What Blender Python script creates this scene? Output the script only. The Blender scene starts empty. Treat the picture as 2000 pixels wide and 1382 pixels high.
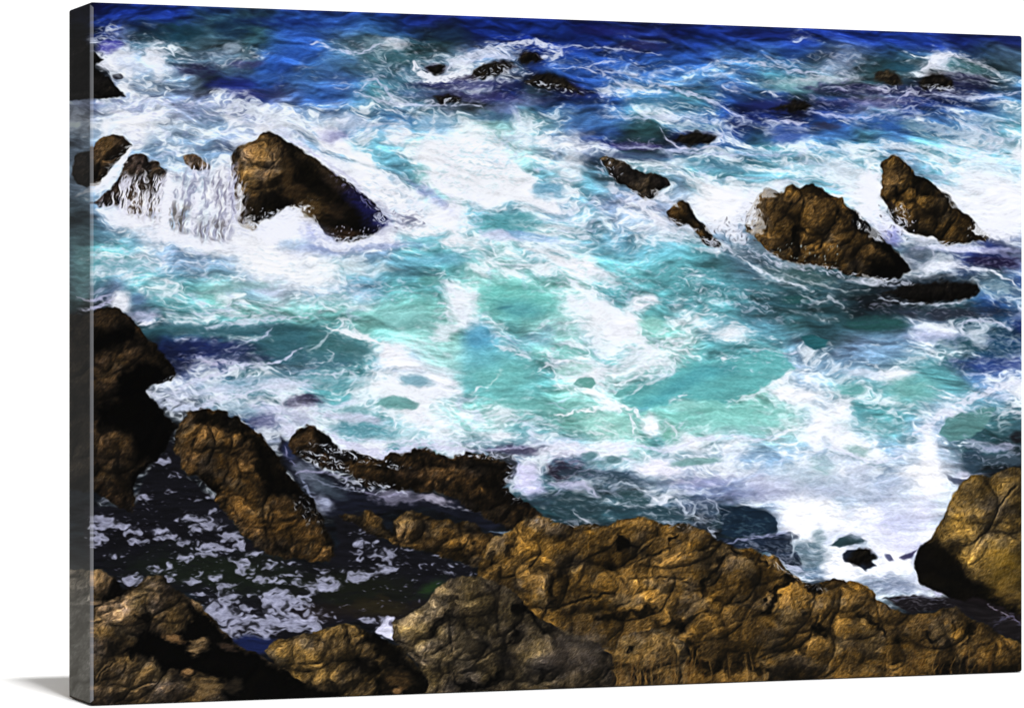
# A gallery-wrapped canvas print of a rocky shore standing on a white studio sweep.
import bpy, math
import numpy as np
from mathutils import Vector
WORLD, KEY, FRONT = .34, 3.2, 150
FRONT_LOC = (1.0, -2.6, .9)
SWEEP_Y0, SPEC, INK, SIDE_E = 2.92, .035, .86, .66
SC = bpy.context.scene
COL = SC.collection
# ---------------------------------------------------------------- camera, world, lamps, exposure
cam_d = bpy.data.cameras.new('camera'); cam = bpy.data.objects.new('camera', cam_d); COL.objects.link(cam)
cam.location = (0, 0, .3054); cam.rotation_euler = (math.radians(90), 0, 0)
cam_d.sensor_width = 36; cam_d.lens = 36 * 6945 / 2000; cam_d.clip_start = .05; cam_d.clip_end = 60
SC.camera = cam
world = bpy.data.worlds.new('World'); SC.world = world; world.use_nodes = True
bg = world.node_tree.nodes['Background']; bg.inputs[0].default_value = (1, 1, 1, 1); bg.inputs[1].default_value = WORLD
def aim(o, d): o.rotation_euler = Vector(d).to_track_quat('-Z', 'Y').to_euler()
sun_d = bpy.data.lights.new('key_lamp', 'SUN'); sun_d.energy = KEY; sun_d.angle = math.radians(4.2)
sun = bpy.data.objects.new('key_lamp', sun_d); COL.objects.link(sun); sun.location = (.4, 2, 3); aim(sun, (-.083, .197, -.61))
def fill_lamp(name, loc, to, sx, sy, w):
    d = bpy.data.lights.new(name, 'AREA'); d.shape = 'RECTANGLE'; d.size = sx; d.size_y = sy; d.energy = w
    o = bpy.data.objects.new(name, d); COL.objects.link(o); o.location = loc; aim(o, Vector(to) - Vector(loc)); return o
fill_lamp('front_fill', FRONT_LOC, (.06, 3.25, .3), 1.6, 1.6, FRONT)  # added unseen fill lamp that brightens the printed face
SC.view_settings.view_transform = 'Standard'; SC.view_settings.look = 'None'
SC.view_settings.exposure = 0; SC.view_settings.gamma = 1; SC.view_settings.use_curve_mapping = False

# ---------------------------------------------------------------- the printed picture
# Painted with numpy on a sheet X0..X1 x Y0..Y1 (units: picture points), no image file is read.
X0, Y0, X1, Y1 = 110, -10, 2012, 1394
f4 = np.float32
XX, YY = np.meshgrid(np.arange(X0, X1, dtype=f4), np.arange(Y0, Y1, dtype=f4))
PH, PW = XX.shape
_r = np.random.RandomState(11)
_TAB = _r.rand(1 << 16).astype(f4)

def vn(x, y, s):
    ix = np.floor(x).astype(np.int32); iy = np.floor(y).astype(np.int32)
    fx = x - ix; fy = y - iy
    fx = fx * fx * (3 - 2 * fx); fy = fy * fy * (3 - 2 * fy)
    def h(a, b):
        k = (a * 374761 + b * 668265 + s * 974711) & 0x7fffffff
        k = ((k ^ (k >> 13)) * 12741) & 0x7fffffff
        return _TAB[(k ^ (k >> 9)) & 65535]
    a = h(ix, iy); b = h(ix + 1, iy); c = h(ix, iy + 1); d = h(ix + 1, iy + 1)
    a = a + (b - a) * fx; c = c + (d - c) * fx
    return a + (c - a) * fy

def fbm(x, y, s, o=4, g=0.5):
    t = 0; a = 1.0; n = 0
    for i in range(o):
        t = t + a * vn(x, y, s + i * 7); n += a
        x = x * 2.03 + 17.3; y = y * 1.97 + 5.1; a *= g
    return t / n

def ridge(x, y, s, o=4, g=0.55):
    t = 0; a = 1.0; n = 0
    for i in range(o):
        v = 1 - np.abs(2 * vn(x, y, s + i * 5) - 1); t = t + a * v * v; n += a
        x = x * 2.07 + 3.3; y = y * 2.01 + 9.1; a *= g
    return t / n

def eq(n):                                   # make a noise evenly spread over 0..1
    smp = np.sort(n.ravel()[::97]); return np.interp(n, smp, np.linspace(0, 1, smp.size)).astype(f4)

def ss(a, b, x):
    t = np.clip((x - a) / (b - a), 0, 1); return t * t * (3 - 2 * t)

def box(a, r, ax):
    r = int(max(1, r)); p = [(0, 0)] * a.ndim; p[ax] = (r + 1, r)
    c = np.cumsum(np.pad(a, p, mode='edge').astype(np.float64), axis=ax)
    n = a.shape[ax]
    hi = np.take(c, np.arange(2 * r + 1, 2 * r + 1 + n), axis=ax); lo = np.take(c, np.arange(0, n), axis=ax)
    return ((hi - lo) / (2 * r + 1)).astype(f4)

def blur(a, r):
    for _ in range(2): a = box(box(a, r, 0), r, 1)
    return a

def polysd(P, x, y):                         # signed distance to a closed outline, inside positive
    P = np.array(P, f4); d = np.full(x.shape, 1e9, f4); ins = np.zeros(x.shape, bool)
    for i in range(len(P)):
        ax, ay = P[i]; bx, by = P[(i + 1) % len(P)]
        ex, ey = bx - ax, by - ay; wx = x - ax; wy = y - ay
        t = np.clip((wx * ex + wy * ey) / (ex * ex + ey * ey + 1e-9), 0, 1)
        d = np.minimum(d, (wx - ex * t) ** 2 + (wy - ey * t) ** 2)
        c = ((ay > y) != (by > y)) & (x < ex * (y - ay) / (ey if abs(ey) > 1e-6 else 1e-6) + ax)
        ins ^= c
    d = np.sqrt(d); return np.where(ins, d, -d)

def linesd(P, x, y):
    d = np.full(x.shape, 1e9, f4); tt = np.zeros(x.shape, f4); n = len(P) - 1
    for i in range(n):
        ax, ay = P[i]; bx, by = P[i + 1]; ex, ey = bx - ax, by - ay
        wx = x - ax; wy = y - ay; t = np.clip((wx * ex + wy * ey) / (ex * ex + ey * ey + 1e-9), 0, 1)
        q = (wx - ex * t) ** 2 + (wy - ey * t) ** 2; m = q < d
        d = np.where(m, q, d); tt = np.where(m, (i + t) / n, tt)
    return np.sqrt(d), tt

def win(x0, y0, x1, y1, m=0):
    a = max(0, int(x0 - m - X0)); b = min(PW, int(x1 + m - X0)); c = max(0, int(y0 - m - Y0)); d = min(PH, int(y1 + m - Y0))
    return (slice(c, d), slice(a, b))

def mix(w, col, alpha):
    alpha = alpha[..., None]; IMG[w] = IMG[w] * (1 - alpha) + np.asarray(col, f4) * alpha

# ---- water colours and how much of it is foam, on a 40-point net
PAL = dict(N=(8,14,64), B=(16,40,128), b=(30,74,160), c=(58,112,178), L=(112,150,196), p=(112,132,182), k=(9,12,18),
           g=(34,66,80), t=(62,124,140), T=(82,158,174), A=(116,188,188), a=(146,208,216), s=(96,166,200), u=(16,30,92), m=(62,94,118),
           q=(40,44,66), w=(160,178,210))
BASE = """
NNNBBBBBBNNNNNNBNNNNNNNNNNNNNNNNNNBBBBBBBBBBBBBN
kkBBBBBggggbbbbbbBNNBBBBBNNuuuNNuuuBBBBBBBBBBBBB
kkupgggmmggbbmmgggggNBBBBBBuuuuBBBBBBBBBBBBBNNNN
kkkLLLmmmmbbbcmmggmLLLmubbbbbbbbccccbmLmgggLggmm
kkkpLLLkuubuccctttqqLqukkubccccccctttmgkgmkkkkmc
pppppppppuupbbctmmmqkuumuuubccttbuuukuuppuuuubcc
wwwwwwwLLpppLLLcccssaaattcccttcbbuuuubbctbcccctt
LLLLLLLLppwLLLssssaaaaaappuukkubbbttccctccssssss
LLLLLLLLLLwLLLLsssaaaaasssmmtmmtttsstssssLssssss
LLLLLLLLLLwwwwwwLsaaaasstssmmtLtsssssssssLssssss
mmLLLLwwwLwwwwwwwpsasssscsppppwwwLLLssssssLLssss
mmLLLLLLLLwwwwwwwwsssTTTassLLLwwLLLmmmmmpppwwwww
mTTTLLLLwwwwpppppTTTTTasssssssstmmmmmmmmmmmppuup
mTTTTLLLLwwwwTTsssTTaaaTTaTTTTTttmmmggggmmmmuukp
mTmpTTTAALwwLLLLTTTAAAAAAaTTTTTTttggggmgkkkkmmmb
gkkkLTTTAAAAAAAAAAAAAAAAaasTTTttTTgggggkkkgggbbm
kkkkggTTTTtttTTAAAAAsTTaaaTAAAAasssstgggggppgggu
kkkkkuuuggggttTTTaaassTAAATTAAAATTTTLgmLLLLggguN
kkkkkkuuuggmmtttLLaasTTTTaaaAAATTTTTLLLLLmTTmbub
kkkkkppmttttTTTTTLLTTTTTAaaaTTTTTAAaLLTTTTTTTLLL
kkkkkkkmmmmttTTTTaaAAAAAAAAAAAAAAAAaaLLTTTTLLttg
kkkkkkkkkuumttTTTTaAAATTAAAAATAAAaaaaLLLTTLLgggm
kkkkkkkkkkkkkwwwttttmmmmLLaaATTmmLLLLLLLLLwwgggk
kkkkkkkkkkkkkkkkkkkkkmpgggmmwwppppLLLLLLLLwwwkkk
kkkkkkkkkkkkkkkkkkkkkmgggggmgggmppLLLLLLLwwwwkkk
kkkkkkkkkkkkkkkkkkkkkkkggggggmmkggkwwwwwwwwwwkkk
kkkkkkkkkkkkkkkkkkkkkkkkkkkkkkkkkkkwwwwwwwwwwkkk
kkkkkkkkkkkkkkkkkkkkkkkkkkkkkkkkkggmmmmwwwwwkkkk
kkkkkkkkkkkkkkkkkkkkkkkkkkkkkkkkkkkmmLwwwmmkkkkk
kkkkkkkkkkkkkkkkkkkkkkkkkkkkkkkkkkkkkkkmmmkkkkkk
kkkkkkkkkkkkkkkkkkkkkkkkkkkkkkkkkkkkkkkkkkkkkkkk
kkkkkkkkkkkkkkkkkkkkkkkkkkkkkkkkkkkkkkkkkkkkkkkk
kkkkkkkkkkkkkkkkkkkkkkkkkkkkkkkkkkkkkkkkkkkkkkkk
kkkkkkkkkkkkkkkkkkkkkkkkkkkkkkkkkkkkkkkkkkkkkkkk
kkkkkkkkkkkkkkkkkkkkkkkkkkkkkkkkkkkkkkkkkkkkkkkk
kkkkkkkkkkkkkkkkkkkkkkkkkkkkkkkkkkkkkkkkkkkkkkkk
""".split()
FOAM = """
000000000000000000000000000000000000000000000000
001000000000000000000000000001000000010000000000
003221001100000110000000000111000000211000010000
004668432110111234356430111111111222450001330100
004557630011112322136310012322223333311101232212
006666554321002332101210112332334110113321211233
007777776554554211323321233332212312212222222333
007777765555665312566678653111232233211222234445
008888888877788622688767763222323343367653677877
008888888877788832678564654335446887778887788899
008878888889989988476546554446687889988889989999
007888888888888998862134544446687777777777889999
004677788899888777665554543322334444443666543322
003467778999885322322269843432333222222566421112
005544323358997655443214555433322233322112311233
005822334554433567763105566663322222111110121123
003222345543345533644212568944556664433221553343
003333111111014755410523566665554456772555773111
003345322222112385410011466544310016876777441122
003366655443323556811136655431000137853331112466
003444445455642257433554777631110125786422245533
002222223444432245663434555333777444677555765222
001111111112257744455577888754666655567667754311
001111111112222222222577742145886666678888887641
001111111111111111111244432122335578888888999100
001111111111111111111111111222333200169999988800
000000000000000000000000000000000100999988888700
000000000000000000000000000000000222224599887000
000000000000000000000000000000000023347999952000
000000000000000000000000000000000000000234210000
000000000000000000000000000000000000000000000000
000000000000000000000000000000000000000000000000
000000000000000000000000000000000000000000000000
000000000000000000000000000000000000000000000000
000000000000000000000000000000000000000000000000
000000000000000000000000000000000000000000000000
""".split()

def net(a):                                  # 40-point net -> smooth sheet
    gx = np.clip((XX - 120) / 40, 0, a.shape[1] - 1.001); gy = np.clip(YY / 40, 0, a.shape[0] - 1.001)
    ix = gx.astype(int); iy = gy.astype(int); fx = gx - ix; fy = gy - iy
    if a.ndim == 3: fx = fx[..., None]; fy = fy[..., None]
    p = a[iy, ix] * (1 - fx) + a[iy, ix + 1] * fx; q = a[iy + 1, ix] * (1 - fx) + a[iy + 1, ix + 1] * fx
    return blur((p * (1 - fy) + q * fy).astype(f4), 11)

def push(a, dx, dy):                         # sample a sheet at moved points
    i = np.clip(np.rint(YY + dy - Y0), 0, PH - 1).astype(int); j = np.clip(np.rint(XX + dx - X0), 0, PW - 1).astype(int)
    return a[i, j]

for r in BASE + FOAM: assert len(r) == 48, (len(r), r)
CB = np.array([[PAL[c] for c in r] for r in BASE], f4)
CF = np.array([[int(c) / 9 for c in r] for r in FOAM], f4)

# flow warp: swirls
far = np.clip(1 - YY / 900, 0, 1)
sc = 1.0 / (46 + 50 * (1 - far))             # feature scale grows towards the shore
W1 = fbm(XX * sc * .55, YY * sc * 1.1, 1, 3) - .5; W2 = fbm(XX * sc * .55 + 40, YY * sc * 1.1, 2, 3) - .5
W3 = fbm(XX * sc * 2.2, YY * sc * 4, 3, 3) - .5; W4 = fbm(XX * sc * 2.2, YY * sc * 4 + 30, 4, 3) - .5
DX = W1 * 62 + W3 * 15; DY = W2 * 34 + W4 * 8
NX, NY = XX + DX, YY + DY

base = push(net(CB), W1 * 60 + W3 * 34, W2 * 36 + W4 * 18)
F = push(net(CF), W1 * 46 + W3 * 26, W2 * 28 + W4 * 16)

bn = eq(fbm(XX * sc * .62 + W1 * 1.4, YY * sc * 1.45 + W2 * 1.4, 15, 3, .5))      # big billows and clear windows
F = np.clip(F + (bn - .5) * .86 * ss(0, .3, F) * ss(1.15, .7, F), 0, 1)
RH = blur(fbm(XX * sc * .75 + W1 * 1.6, YY * sc * 2.0 + W2 * 1.6, 17, 4, .52), 2); RG = np.gradient(RH, axis=0) + .4 * np.gradient(RH, axis=1)
RG = np.clip(RG / (np.std(RG) * 2.2), -1, 1)                                       # slopes of the swell
# water body: long low streaks and facets
st = fbm(NX / 60, NY / 9, 20, 4, .6) - .5
st2 = fbm(NX / 16, NY / 4, 25, 3, .6) - .5
sw = fbm(XX / 170 + W1, YY / 42 + W2, 29, 3) - .5
base = base * np.array((1.02, 1.0, .93), f4) + 3
IMG = base * (1 + .46 * st + .38 * st2 + .34 * sw - .20 * RG)[..., None] + (st * 18)[..., None] * np.array((.4, .9, 1.2), f4)
IMG = np.clip(IMG, 0, 255).astype(f4)
lum0 = IMG @ np.array((.3, .6, .1), f4)

# foam
nA = fbm(NX * sc * .9, NY * sc * 2.3, 31, 5, .66)
nR = ridge(NX * sc * 1.1 + W3 * 1.2, NY * sc * 2.8 + W4 * 1.2, 41, 5, .66)
nF = ridge(NX / 15 + W1 * 6, NY / 8 + W2 * 6, 51, 3, .6)
fo = eq(.52 * eq(nA) + .36 * eq(nR) + .16 * eq(nF))
Fq = np.clip(F * (1.04 - .10 * ss(470, 540, YY) * ss(880, 820, YY) - .14 * ss(300, 180, YY)), 0, 1)
shade = fbm(NX / 26, NY / 13, 61, 4, .6)
fine = eq(.6 * eq(ridge(NX / 26 + W3 * 2, NY / 9 + W4 * 2, 42, 5, .7)) + .4 * eq(nF))
veil = eq(.7 * eq(nA) + .3 * fine)           # soft milky foam under the surface
al1 = ss(-.42, .30, veil - (1 - Fq)) * (.42 + .56 * Fq) * ss(.0, .2, Fq)
milk = base * .50 + np.array((214, 234, 244), f4) * .52
IMG = IMG * (1 - al1[..., None]) + milk * (.86 + .26 * shade)[..., None] * al1[..., None]
fo2 = eq(.52 * fo + .48 * fine)
wid = .20 + .08 * (1 - far)
al = ss(-wid, wid * 1.4, fo2 - (1 - Fq * .80)) * ss(.02, .16, Fq) * .86
al = np.maximum(al, ss(.80, .98, Fq) * .96)
fc = np.array((238, 246, 250), f4) * (.84 + .24 * shade + .1 * fine)[..., None]
lil = ss(900, 1000, YY) * ss(1300, 1000, XX)
fc = fc * .93 + base * .09
fc = fc * (1 - lil[..., None] * .25)
hot = ss(.76, .97, Fq)[..., None]
lowsh = (ss(.40, .66, fbm(XX / 60 + W1, YY / 34 + W2, 66, 4, .55)) * ss(840, 920, YY))[..., None]
fc = fc * (1 - hot) + (np.array((250, 252, 255), f4) * (1 - lowsh * .8) + np.array((188, 200, 222), f4) * lowsh * .8) * (.95 + .08 * shade)[..., None] * hot
IMG = IMG * (1 - al[..., None]) + fc * al[..., None]
bil = ss(.58, 1.0, .45 * bn + .33 * eq(nA) + .22 * fine) * ss(.40, .66, push(net(CF), W1 * 30, W2 * 20))
IMG = IMG * (1 - .85 * bil[..., None]) + np.array((250, 253, 255), f4) * (.9 + .12 * shade)[..., None] * .85 * bil[..., None]
IMG = IMG * (1 - .11 * RG * (1 - hot[..., 0] * .6))[..., None]
# thin bright threads of foam lying on open water
th = ss(.80, .97, eq(ridge(NX / 70, NY / 24, 71, 3, .45))) * ss(.02, .3, F) * ss(1.0, .5, F) * ss(.3, .55, fbm(XX / 90, YY / 50, 73, 2))
IMG = IMG * (1 - .5 * th[..., None]) + np.array((200, 210, 238), f4) * .5 * th[..., None]

def blob(x, y, rx, ry, rot, col, a=1., soft=.35, rough=.35, sd=0):
    R = max(rx, ry) * 1.7 + 8; w = win(x - R, y - R, x + R, y + R)
    if XX[w].size == 0: return
    c, s = np.cos(np.radians(rot)), np.sin(np.radians(rot)); k = rough * min(rx, ry)
    dx = XX[w] + W3[w] * k * 2.2 + W1[w] * k - x; dy = YY[w] + W4[w] * k * 2.2 + W2[w] * k - y
    u = (dx * c + dy * s) / rx; v = (-dx * s + dy * c) / ry
    n = (fbm(XX[w] / 9, YY[w] / 5, 80 + sd, 3, .6) - .5) * rough * 1.3
    d = np.sqrt(u * u + v * v) + n
    m = ss(1 + soft, 1 - soft, d) * a
    tex = 1 + .30 * (fbm(NX[w] / 26, NY[w] / 5, 90, 4, .6) - .5)
    m = m * (1 - .5 * ss(.45, .8, n * 0 + fbm(NX[w] / 30, NY[w] / 8, 92 + sd, 4, .65)) * (rough > .25))
    col = np.array(col, f4)
    t3 = m[..., None]; IMG[w] = IMG[w] * (1 - t3) + col * tex[..., None] * t3

def patch(P, col, a=1., soft=3., rough=6., tex=.35, sd=0):
    xs = [p[0] for p in P]; ys = [p[1] for p in P]; w = win(min(xs), min(ys), max(xs), max(ys), 20 + soft)
    k = rough
    n3 = fbm(XX[w] / 8, YY[w] / 5, 300 + sd, 3, .6) - .5
    d = polysd(P, XX[w] + W3[w] * k * 1.6, YY[w] + W4[w] * k * 1.6) + n3 * k * 1.2
    m = ss(-soft, soft, d) * a
    t = 1 + tex * 1.6 * (fbm(NX[w] / 40, NY[w] / 6, 95 + sd, 4, .6) - .5)
    t3 = m[..., None]; IMG[w] = IMG[w] * (1 - t3) + np.array(col, f4) * t[..., None] * t3

def line(P, wd, col, a=.9, jag=5., brk=.0, sd=0, soft=1.2):
    xs = [p[0] for p in P]; ys = [p[1] for p in P]; w = win(min(xs), min(ys), max(xs), max(ys), 16 + wd * 2 + jag)
    jx = (fbm(XX[w] / 14, YY[w] / 9, 110 + sd, 3) - .5) * jag * 2; jy = (fbm(XX[w] / 14, YY[w] / 9, 130 + sd, 3) - .5) * jag * 2
    d, t = linesd(P, XX[w] + jx, YY[w] + jy)
    n = fbm(XX[w] / 10, YY[w] / 5, 150 + sd, 3, .65)
    ww = wd * (.25 + .75 * np.sin(np.pi * np.clip(t, .03, .97))) * (.1 + 1.7 * n)
    m = ss(ww + soft, np.maximum(ww - soft, 0), d) * a * ss(.22, .5, fbm(XX[w] / 7, YY[w] / 4, 160 + sd, 3, .65))
    fr = ss(wd * 3.2 + 3, 0, d) * ss(.56, .70, fbm((XX[w] + YY[w] * .5) / 9, YY[w] / 3.2, 165 + sd, 3, .65)) * a * .7
    m = np.maximum(m, fr)
    if brk: m = m * ss(brk - .1, brk + .1, fbm(XX[w] / 10, YY[w] / 8, 170 + sd, 2))
    mix(w, col, m)

def lace(x, y, rx, ry, rot=0, dens=.3, col=(206, 212, 232), a=.85, fs=1., sd=0):   # a web of thin foam threads
    R = max(rx, ry) * 1.3 + 6; w = win(x - R, y - R, x + R, y + R)
    c, s = np.cos(np.radians(rot)), np.sin(np.radians(rot)); dx = XX[w] - x; dy = YY[w] - y
    q = np.sqrt(((dx * c + dy * s) / rx) ** 2 + ((-dx * s + dy * c) / ry) ** 2) + (fbm(XX[w] / 16, YY[w] / 9, 610 + sd, 3) - .5)
    u = (XX[w] * c + YY[w] * s); v = (-XX[w] * s + YY[w] * c); wv = fbm(XX[w] / 18, YY[w] / 14, 620 + sd, 3) * 3.2
    n = .62 * ridge(u / (21 * fs) + wv, v / (9.5 * fs) + wv * .8, 630 + sd, 3, .62) + .38 * ridge(u / (9 * fs) - wv, v / (4.5 * fs) + wv, 640 + sd, 2, .6)
    n = eq(n) if n.size > 4000 else n
    m = ss(1 - dens - .10, 1 - dens + .16, n) * ss(1.15, .65, q) * a
    mix(w, col, m)

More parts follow.
